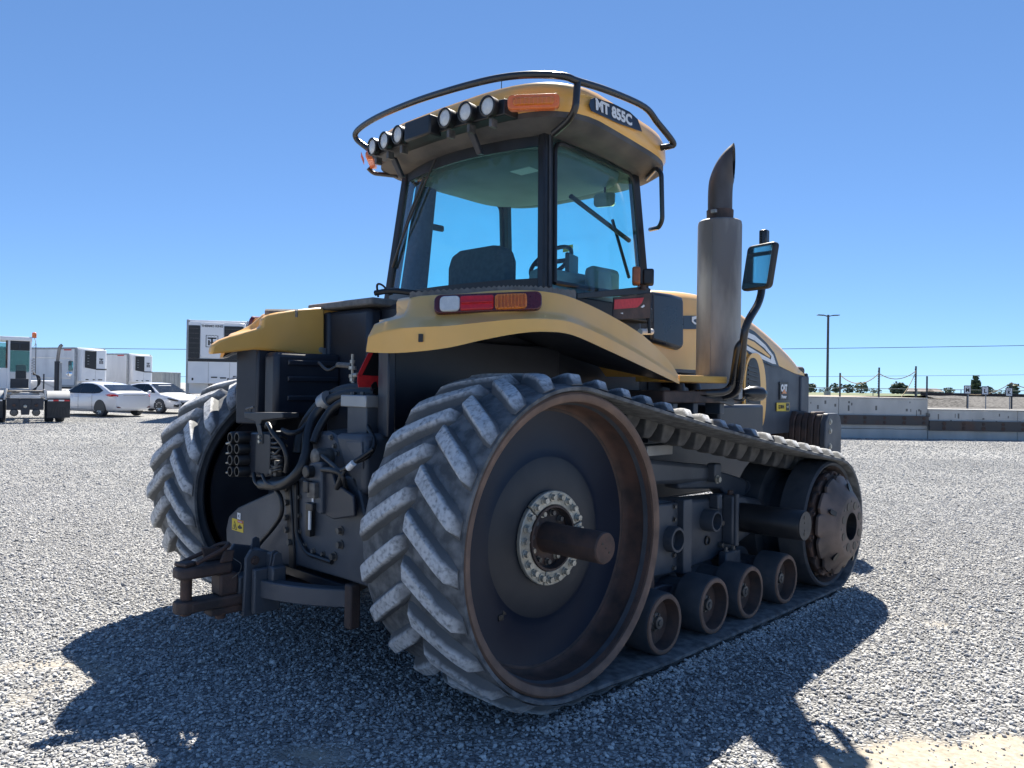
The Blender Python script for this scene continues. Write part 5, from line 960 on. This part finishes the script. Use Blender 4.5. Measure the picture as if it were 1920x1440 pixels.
def make_car(c, front, L=4.87, W=.925, H=1.47):
    st = [(-L/2,.66,.82,.36),(-L/2+.05,.80,1.0,.29),(-L/2+.22,.86,1.065,.25),(-1.85,.905,1.085,.22),(-1.2,W,1.02,.20),(0,W,.97,.19),(.9,W,.965,.19),(1.35,.915,.95,.2),(1.9,.88,.86,.22),(L/2-.18,.80,.76,.24),(L/2-.03,.66,.66,.28),(L/2,.5,.56,.36)]
    secs = []
    for y, w_, zt_, zb_ in st:
        P = [(w_*.86,zb_),(w_*.97,zb_+.10),(w_,.50*(zt_+zb_)*.9),(w_*.992,zt_-.20),(w_*.955,zt_-.06),(w_*.86,zt_-.012),(w_*.5,zt_+.01)]
        secs.append([Vector((x,y,z)) for x, z in P]+[Vector((-x,y,z)) for x, z in P[::-1]])
    b = MB().loft(secs).build('body', 'whitepaint', c, smooth=50)
    gs = [(-2.0,1.075),(-1.55,1.235),(-1.1,1.37),(-.6,1.445),(-.1,H),(.3,1.455),(.62,1.33),(.95,1.15),(1.35,.955)]; secs = []
    def gx(z): return .875-(z-.95)*.50
    for y, z in gs:
        zz = max(.962,z-.05); P = [(gx(.94),.93),(gx(zz),zz),(gx(zz)-.05,z-.012),(gx(zz)*.5,z+.012)]
        secs.append([Vector((x,y,zq)) for x, zq in P]+[Vector((-x,y,zq)) for x, zq in P[::-1]])
    MB().loft(secs).build('roof', 'whitepaint', b, smooth=40)
    for sx in (1,-1):
        for nm, pl in (('side_window',[(.12,.985),(.98,.985),(.62,1.24),(.30,1.375),(.12,1.40)]),('side_window',[(.06,.985),(.06,1.40),(-.45,1.385),(-.82,1.315),(-.86,.985)]),('quarter_window',[(-.92,.99),(-.88,1.30),(-1.15,1.23),(-1.42,1.12),(-1.30,1.03)])):
            MB().prism([(sx*(gx(z)+.003),y,z) for y, z in pl], (sx*.006,0,0)).build(nm, 'carglass', c, smooth=0)
        MB().prism([(sx*(gx(z)+.0015),y,z) for y, z in [(1.08,.975),(.66,1.26),(.30,1.40),(-.45,1.405),(-.9,1.33),(-1.50,1.11),(-1.32,1.0),(-.9,.97)]], (sx*.004,0,0)).build('window_surround', 'black', c, smooth=0)
        for y0 in (.10,-.89): MB().bb(sx*(W-.004),sx*(W+.002),y0-.005,y0+.005,.30,.93).build('door_seam', 'boltdark', c, smooth=0)
        MB().bb(sx*(W-.004),sx*(W+.002),-1.0,1.05,.285,.295).build('sill_seam', 'boltdark', c, smooth=0)
        for y0 in (-.72,.28): MB().bb(sx*(W-.006),sx*(W+.018),y0-.09,y0+.09,.79,.815).build('door_handle', 'whitepaint', c, bevel=.006)
        mb = MB(); mb.box((sx*1.0,.82,1.02),(.16,.10,.12)).build('wing_mirror', 'whitepaint', c, bevel=.03)
        for y0 in (-1.43,1.42):
            MB().prism([(sx*(.50),y0+.385*math.cos(t),.335+.385*math.sin(t)) for t in [R_(-12+204*i/18) for i in range(19)]], (sx*(W-.494 if y0 < 0 else W-.506),0,0)).build('wheel_arch', 'black', c, smooth=0)
            wheel(c, sx*(W-.008), y0, .335, .22, sx, 9 if not front else 10, 'alloy')
        # lamps
        MB().prism([(sx*x,y,z) for x, y, z in ((.925,-1.82,.93),(.90,-2.05,.97),(.84,-2.30,.96),(.70,-2.40,.92),(.72,-2.40,.86),(.86,-2.28,.85),(.915,-2.02,.87))], (sx*.02,-.02,.0)).build('tail_lamp', 'red', c, smooth=0)
        MB().prism([(sx*x,y,z) for x, y, z in ((.60,2.40,.64),(.80,2.25,.70),(.87,1.98,.74),(.89,1.98,.70),(.82,2.25,.62),(.62,2.41,.585))], (sx*.02,.02,.01)).build('head_lamp', 'boltdark', c, smooth=0)
        MB().prism([(sx*x,y,z) for x, y, z in ((.58,2.43,.40),(.78,2.32,.44),(.80,2.30,.34),(.62,2.41,.30))], (0,.02,0)).build('bumper_vent', 'black', c, smooth=0)
    MB().prism([(-.62,-1.22,1.352),(.62,-1.22,1.352),(.74,-1.93,1.115),(-.74,-1.93,1.115)], (0,-.006,.012)).build('rear_window', 'carglasslight', c, smooth=0)
    MB().prism([(-.62,.45,1.41),(.62,.45,1.41),(.78,1.28,1.0),(-.78,1.28,1.0)], (0,.006,.012)).build('windscreen', 'carglasslight', c, smooth=0)
    MB().prism([(-.80,-L/2+.045,.44),(.80,-L/2+.045,.44),(.74,-L/2+.03,.38),(-.74,-L/2+.03,.38)], (0,-.03,0)).build('bumper_strip', 'maroon', c, smooth=0)
    MB().bb(-.28,.28,-L/2+.005,-L/2+.02,.60,.72).build('number_plate', 'offwhite', c, smooth=0); MB().bb(-.5,.5,-L/2+.0,-L/2+.02,.90,.915).build('trim_strip', 'chrome', c, smooth=0)
    MB().prism([(-.5,L/2-.02,.58),(.5,L/2-.02,.58),(.4,L/2-.0,.40),(-.4,L/2-.0,.40)], (0,.015,0)).build('grille', 'black', c, smooth=0)
    MB().tube([(0,-.95,1.42),(0,-1.12,1.55)], .005, n=5).build('aerial', 'black', c)
    return c
h1 = Vector((-.87,.49)).normalized(); r1 = Vector((h1.y,-h1.x))          # heading and right-hand direction of the first car
def place(nearwheel, h, side, dy): r = Vector((h.y,-h.x)); p = Vector(nearwheel)-r*(.90*side)-h*dy; return p
p = place((-17.55,32.95), h1, -1, -1.43); make_car(vehicle('parked_car', 'white sedan with a red tail light, parked behind the yard truck', 'car', p.x, p.y, h1, 'parked cars'), False)
h2 = Vector((.88,-.47)).normalized(); p = place((-17.0,37.3), h2, 1, 1.42); make_car(vehicle('parked_car', 'white sedan facing the tractor, half hidden behind the other sedan', 'car', p.x, p.y, h2, 'parked cars'), True)

def make_trailer(c, Lt, Wt=2.55, z0=1.05, H=4.05, detail=2, words=False):
    """local origin on the ground below the middle of the front face, +y = towards its front"""
    b = MB().bb(-Wt/2,Wt/2,-Lt,0,z0,H).build('box', 'trailer', c, bevel=.03)
    for sx in (1,-1):
        n = 11; dz = (H-z0-.3)/n
        for k in range(n): MB().bb(sx*(Wt/2),sx*(Wt/2+.012),-Lt+.1,-.30,z0+.15+k*dz+.006,z0+.15+(k+1)*dz-.006).build('side_panel', 'trailer', b, bevel=.004)
        MB().bb(sx*(Wt/2-.10),sx*(Wt/2+.02),-.16,.02,z0,H+.01).build('corner_post', 'galv', b, bevel=.01); MB().bb(sx*(Wt/2-.03),sx*(Wt/2+.024),-Lt,-.17,H-.12,H+.015).build('top_rail', 'galv', b, bevel=.006); MB().bb(sx*(Wt/2-.03),sx*(Wt/2+.024),-Lt,-.17,z0-.03,z0+.13).build('bottom_rail', 'galv', b, bevel=.006)
        MB().bb(sx*(Wt/2+.013),sx*(Wt/2+.018),-1.3,-.5,H-.22,H-.13).build('reflective_mark', 'redtape', b, smooth=0)
        MB().bb(sx*.85-.06,sx*.85+.06,-2.9,-2.78,.12,z0).build('landing_leg', 'frame', c, bevel=.01); MB().bb(sx*.85-.15,sx*.85+.15,-2.98,-2.7,0,.10).build('landing_foot', 'frame', c, bevel=.02)
        for y in (-Lt+1.2,-Lt+2.5): wheel(c, sx*1.24, y, .5, .28, sx, 6, 'galv')
    MB().bb(-.5,.5,-Lt+.3,-.3,z0-.18,z0-.002).build('underframe', 'frame', c, bevel=.01)
    # cooling unit on the front
    zt_, zl = H-.12, z0+.95 if not words else z0+1.05
    u = MB().loft([[Vector((x,y,z)) for x, y in ((-1.10,0),(-1.10,.38),(-.9,.52),(.9,.52),(1.10,.38),(1.10,0))] for z in (z0+.42,zt_)]).build('cooling_unit', 'white', c, bevel=.03)
    gz_ = zl+.55
    if words:
        for x0, x1 in ((.62,1.06),(-1.07,-.32)):
            MB().prism([(x0,.535,gz_-.15),(x1,.535,gz_-.15),(x1,.535,zt_-.14),(x0,.535,zt_-.14)], (0,.02,0)).build('unit_grille', 'black', u, bevel=.02)
            for k in range(6): MB().bb(x0+.03,x1-.03,.556,.572,gz_+.06+k*.20,gz_+.075+k*.20).build('grille_slat', 'boltdark', u, smooth=0)
        MB().bb(-1.06,1.07,.50,.55,gz_-.28,gz_-.155).build('unit_band', 'black', u, bevel=.02)
        MB().bb(-.30,.60,.52,.56,gz_-.10,zt_-.03).build('unit_door', 'white', u, bevel=.02)
        text('THERMO KING', .125, 'black', u, (.15,.565,zt_-.16), (-1,0,0), (0,0,1), bold=.004, sx=1.0)
        lx, lz = .15, gz_+.55
        for nm, x0, x1, q0, q1 in (('logo_frame',-.24,.24,-.24,-.215),('logo_frame',-.24,-.215,-.24,.24),('logo_frame',.215,.24,-.24,.24),('logo_bar',-.17,.17,.10,.16),('logo_stem',-.035,.035,-.16,.16),('logo_left',-.17,-.11,-.16,.03),('logo_right',.09,.15,-.16,.05)): MB().bb(lx+x0,lx+x1,.561,.565,lz+q0,lz+q1).build(nm, 'black', u, smooth=0)
        MB().bb(lx-.12,lx-.03,.561,.565,lz-.08,lz-.02).build('logo_link', 'black', u, smooth=0); MB().prism([(lx+a,.561,lz+b_) for a, b_ in ((.03,-.05),(.10,.02),(.10,-.03),(.06,-.07),(.10,-.10),(.10,-.16))], (0,.004,0)).build('logo_link', 'black', u, smooth=0)
        for k in range(8): x = lx-.24+.06*k; MB().bb(x,x+.06,.561,.565,lz+(.235 if k%2 else .215),lz+(.255 if k%2 else .235)).build('logo_edge', 'black', u, smooth=0)
        for x in (-.55,.28): MB().bb(x-.004,x+.004,.515,.526,z0+.46,gz_-.3).build('door_seam', 'boltdark', u, smooth=0)
        for x, z in ((-.30,z0+.66),(.05,z0+.68)): MB().bb(x-.12,x+.12,.52,.545,z-.02,z+.03).build('latch', 'black', u, bevel=.006)
        MB().bb(-1.0,-.68,.45,.535,z0+.56,z0+.76).build('control_panel', 'black', u, bevel=.02); MB().bb(-.62,-.46,.50,.53,z0+.54,z0+.66).build('vent', 'black', u, bevel=.01); MB().bb(.85,.92,.45,.535,z0+.55,z0+.65).build('vent', 'black', u, bevel=.01)
        MB().tube(cr([(.35,.04,z0+.42),(.28,.1,z0+.25),(.25,.06,z0+.05)]), .02, n=6).build('hose', 'boltdark', c); MB().tube(cr([(.25,.04,z0+.42),(.2,.1,z0+.25),(.2,.06,z0+.05)]), .02, n=6).build('hose', 'boltdark', c)
    else:
        MB().prism([(-1.0,.535,gz_-.1),(-1.0,.535,zt_-.1),(.35,.535,zt_-.1),(.35,.535,gz_-.02)] if False else [(.95,.535,gz_-.02),(.95,.535,zt_-.1),(-.05,.535,zt_-.1),(-.05,.535,gz_-.15)], (0,.02,0)).build('unit_grille', 'black', u, bevel=.02); MB().bb(-1.0,-.04,.50,.552,gz_-.17,gz_-.08).build('unit_band', 'black', u, bevel=.01)
        for k in range(4): MB().bb(.60,.75,.556,.565,gz_+.25+.22*k,gz_+.27+.22*k).build('grille_slat', 'offwhite', u, smooth=0)
        for nm, x0, x1, q0, q1 in (('logo_bar',-.68,-.32,.34,.42),('logo_stem',-.54,-.46,.0,.42),('logo_left',-.42,-.34,.0,.26),('logo_right',-.68,-.60,.0,.26)): MB().bb(x0,x1,.522,.528,gz_+.3+q0,gz_+.3+q1).build(nm, 'black', u, smooth=0)
        for x0, x1 in ((-.62,-.25),(.05,.22),(.6,.85)): MB().bb(x0,x1,.515,.53,z0+.52,z0+.60).build('vent', 'black', u, smooth=0)
        MB().bb(-.004,.004,.515,.526,z0+.46,gz_-.2).build('door_seam', 'boltdark', u, smooth=0)
    return c
hA = Vector((.93,-.37)).normalized(); rA = Vector((hA.y,-hA.x))
for (lat, dep, lab) in [(-33.3,59.0,'white ribbed refrigerated trailer behind the yard truck'),(-34.8,70.0,'farther white refrigerated trailer right of the one behind the yard truck')]:
    p = Vector((lat,dep))-rA*1.27; t = vehicle('refrigerated_trailer', lab, 'trailer', p.x, p.y, hA, 'refrigerated trailers'); make_trailer(t, 15.5)
hB = Vector((.2,-.98)).normalized(); rB = Vector((hB.y,-hB.x)); p = Vector((-13.42,31.9))-rB*1.2
tB = vehicle('refrigerated_trailer', 'nearest tall white refrigerated trailer with black cooling grilles, behind the left fender', 'trailer', p.x, p.y, hB, 'refrigerated trailers'); make_trailer(tB, 14.6, Wt=2.45, H=4.10, words=True)
# container
ct = vehicle('shipping_container', 'pale grey corrugated shipping container between the trailers', 'container', -37.0, 84, Vector((.9,-.43)))
MB().bb(-1.2,1.2,-12,0,.1,2.6).build('box', 'container', ct, bevel=.02)
for sx in (1,-1):
    for k in range(40): MB().bb(sx*1.2,sx*1.23,-.45-k*.28,-.32-k*.28,.25,2.45).build('corrugation', 'container', ct, bevel=.01)
for x in (-.85,-.35,.35,.85): MB().cyl((x,.05,.2),(x,.05,2.5), .025, n=6).build('lock_rod', 'galv', ct)
for x in (-1.15,0,1.15): MB().bb(x-.03,x+.03,.0,.03,.12,2.58).build('door_frame', 'container', ct, bevel=.005)
# pipe railing by the big trailer
pr = bgthing('pipe_railing', 'grey pipe railing left of the nearest trailer', 'railing', bgw(330,45), 45, 0)
for x in (-.9,-.3,.3): MB().cyl((x,0,0),(x,0,1.15), .03, n=8).build('railing_post', 'galv', pr)
for z in (.6,1.12): MB().cyl((-1.1,0,z),(.5,0,z), .025, n=8).build('railing_bar', 'galv', pr)
# ---------------------------------------------------------------- yard truck (rear view)
hY = Vector((-.53,.85)).normalized(); yt = vehicle('yard_truck', 'white yard truck with an orange beacon, seen from behind at the left edge', 'truck', -17.55, 27.9, hY)
for sx in (1,-1):
    for x in (.72,1.06): wheel(yt, sx*(x+.15), 0, .50, .28, sx, 6, 'offwhite')
    fd = MB().loft([[Vector((sx*x,.62*math.cos(t)*1.0,.50+.60*math.sin(t)*1.0+h)) for x, h in ((.66,0),(1.38,0),(1.38,.03),(.66,.03))] for t in [R_(20+150*i/12) for i in range(13)]]).build('mudguard', 'galv', yt, smooth=40)
    mf = MB().bb(sx*.66,sx*1.38,-.66,-.645,.16,.86).build('mud_flap', 'flap', yt, bevel=.004)
    for k in range(6): MB().prism([(sx*(.74+.1*k),-.662,.24),(sx*(.79+.1*k),-.662,.24),(sx*(.86+.075*k),-.662,.55),(sx*(.81+.075*k),-.662,.55)], (0,.006,0)).build('flap_rib', 'black', mf, smooth=0)
    for k in range(4): MB().bb(sx*(.68+.17*k),sx*(.85+.17*k),-.672,-.661,.76,.81).build('reflector', 'redtape' if k % 2 else 'decalwhite', mf, smooth=0)
    MB().bb(sx*.38,sx*.46,-.75,4.2,.62,.88).build('frame_rail', 'dark', yt, bevel=.01)
    MB().lathe((sx*.33,-.78,.36), (0,-1,0), [(0,.12),(.10,.11),(.13,.05),(.13,-.2)], 18).build('air_tank', 'boltdark', yt); MB().lathe((sx*.33,-.86,.62), (0,-1,0), [(0,.03),(.05,.02),(.055,0)], 14).build('tail_lamp', 'rust', yt)
    MB().prism([(sx*.55,-.6,1.18),(sx*.60,-.6,1.18),(sx*.66,-.6,.80),(sx*.60,-.6,.80)], (0,.9,0)).build('ramp', 'offwhite', yt, bevel=.006)
MB().bb(-.56,.56,-.80,-.72,.45,.88).build('rear_crossmember', 'dark', yt, bevel=.01); MB().bb(-.46,.46,-.84,-.79,.86,.96).build('rear_bar', 'offwhite', yt, bevel=.01); MB().prism([(-.18,-.86,.82),(.18,-.86,.82),(.12,-.86,.28),(-.12,-.86,.28)], (0,.05,0)).build('pintle_plate', 'dark', yt, bevel=.01); MB().lathe((0,-.86,.58), (0,-1,0), [(.06,0),(.05,.06),(0,.07)], 12).build('pintle', 'boltsteel', yt)
pts_ = [(.55*math.sin(t)*1.0,.45*math.cos(t)) for t in [R_(-150+300*i/24) for i in range(25)]]
MB().prism([(x,y,1.06) for x, y in pts_]+[(.10,-.05,1.06),(-.10,-.05,1.06)], (0,0,.07)).build('fifth_wheel', 'grip', yt, bevel=.01); MB().bb(-.42,.42,-.2,.3,.90,1.06).build('fifth_wheel_base', 'offwhite', yt, bevel=.03)
# cab: posts, roof, rear opening
cy = 1.7
cab_ = MB().bb(-1.15,.16,cy,cy+1.5,.95,1.18).build('cab_floor', 'offwhite', yt, bevel=.02)
MB().bb(-1.18,.18,cy-.03,cy+1.55,2.98,3.14).build('cab_roof', 'white', yt, bevel=.03); MB().bb(.10,.16,cy,cy+.08,1.0,2.98).build('cab_post', 'white', yt, bevel=.01); MB().bb(-.62,-.52,cy,cy+.06,1.0,2.98).build('cab_post', 'white', yt, bevel=.01); MB().bb(-1.15,-.62,cy,cy+.05,1.18,1.95).build('cab_panel', 'white', yt, bevel=.01); MB().bb(-1.15,-1.05,cy,cy+.05,1.95,2.98).build('cab_post', 'white', yt, bevel=.01)
MB().bb(.08,.14,cy+1.42,cy+1.5,1.0,2.98).build('cab_post', 'white', yt, bevel=.01); MB().bb(-1.15,.16,cy+1.44,cy+1.5,1.18,1.80).build('front_panel', 'white', yt, bevel=.01); MB().bb(-.52,.10,cy+.02,cy+.05,2.62,2.98).build('upper_panel', 'dark', yt, bevel=.005)
for x in (-.38,-.05): MB().bb(x-.13,x+.13,cy-.005,cy+.018,2.66,2.88).build('vent_box', 'black', yt, bevel=.01)
MB().bb(-.52,.10,cy+.03,cy+.036,1.85,2.60).build('rear_window', 'truckglass', yt, smooth=0); MB().bb(-1.05,-.62,cy+.02,cy+.026,1.95,2.75).build('door_window', 'truckglass', yt, smooth=0); MB().bb(-1.1,.1,cy+1.46,cy+1.466,1.82,2.95).build('windscreen', 'truckglass', yt, smooth=0)
MB().bb(-.66,-.60,cy-.03,cy,1.95,2.98).build('window_post', 'rust', yt, bevel=.01); MB().bb(-.35,.0,cy+.4,cy+.55,1.5,2.1).build('seat_back', 'seat', yt, bevel=.05); MB().bb(-.35,.0,cy+.4,cy+.95,1.3,1.5).build('seat_cushion', 'seat', yt, bevel=.05); MB().bb(-.5,.08,cy+.02,cy+.05,1.2,1.55).build('lower_panel', 'dark', yt, bevel=.01)
MB().lathe((.24,cy+.1,3.12), (0,0,1), [(.075,0),(.08,.02),(.075,.19),(.05,.21),(0,.21)], 18).build('beacon', 'ambersign', yt); MB().tube(bend([(.24,cy+.1,3.12),(.30,cy+.1,2.95),(.24,cy+.1,2.80),(.18,cy+.1,2.80)],.05), .012, n=6).build('beacon_arm', 'offwhite', yt); MB().tube([(.30,cy,2.9),(.30,cy,1.75)], .014, n=6).build('hose_mast', 'boltdark', yt)
for k in range(4): MB().tube(cr([(.22,cy-.1,1.8-.03*k),(.34+.03*k,cy-.15,1.65),(.38+.02*k,cy-.15,1.35),(.28-.03*k,cy-.15,1.10),(.12+.06*k,cy-.1,1.0)]), .016, n=6).build('air_hose', 'black', yt)
co = [(.22+.05*math.cos(t),cy-.05+.05*math.sin(t),1.7+t*.016) for t in [i*.5 for i in range(80)]]; MB().tube(co, .008, n=5).build('coiled_line', 'black', yt)
ex = MB().cyl((1.02,cy+.2,1.0),(1.02,cy+.2,2.25), .10, n=14).build('exhaust_muffler', 'dark', yt); MB().tube(cr([(1.02,cy+.2,2.2),(1.06,cy+.2,2.6),(1.10,cy+.2,2.82),(1.18,cy+.2,2.90)]), .062, n=12).build('exhaust_pipe', 'stack', yt); MB().bb(1.08,1.18,cy+.05,cy+.10,1.05,2.2).build('heat_guard', 'galv', yt, bevel=.006)
MB().bb(.88,1.14,cy,cy+.5,.9,1.06).build('exhaust_bracket', 'dark', yt, bevel=.02); MB().prism([(.45,cy+.2,1.45),(.50,cy+.2,1.50),(.95,cy+.2,1.26),(.92,cy+.2,1.20)], (0,.05,0)).build('brace', 'offwhite', yt); MB().bb(.55,.60,cy,cy+.05,1.0,1.75).build('grab_post', 'dark', yt)
mb = MB(); rplate(mb, (1.50,cy+.9,2.10), (1,0,0), (0,0,1), .18, .42, .05, .06); mm_ = mb.build('mirror_housing', 'truckglass' if False else 'galv', yt); mb = MB(); rplate(mb, (1.50,cy+.865,2.10), (1,0,0), (0,0,1), .16, .39, .04, .006); mb.build('mirror_glass', 'mirror', yt); MB().lathe((1.46,cy+.86,1.78), (0,-1,0), [(.10,0),(.09,.03),(.05,.05),(0,.055)], 18).build('round_mirror', 'mirror', yt)
MB().tube([(1.50,cy+.93,1.6),(1.50,cy+.93,2.4)], .014, n=6).build('mirror_rod', 'offwhite', yt); MB().tube([(.2,cy+1.4,2.4),(1.50,cy+.93,2.4)], .014, n=6).build('mirror_rod', 'offwhite', yt); MB().tube([(.2,cy+1.4,1.6),(1.50,cy+.93,1.6)], .014, n=6).build('mirror_rod', 'offwhite', yt)
for sx in (1,-1): wheel(yt, sx*1.18, 3.4, .5, .3, sx, 6, 'offwhite')
MB().bb(-1.1,1.0,cy+1.55,cy+2.6,.8,1.5).build('engine_cover', 'white', yt, bevel=.06)
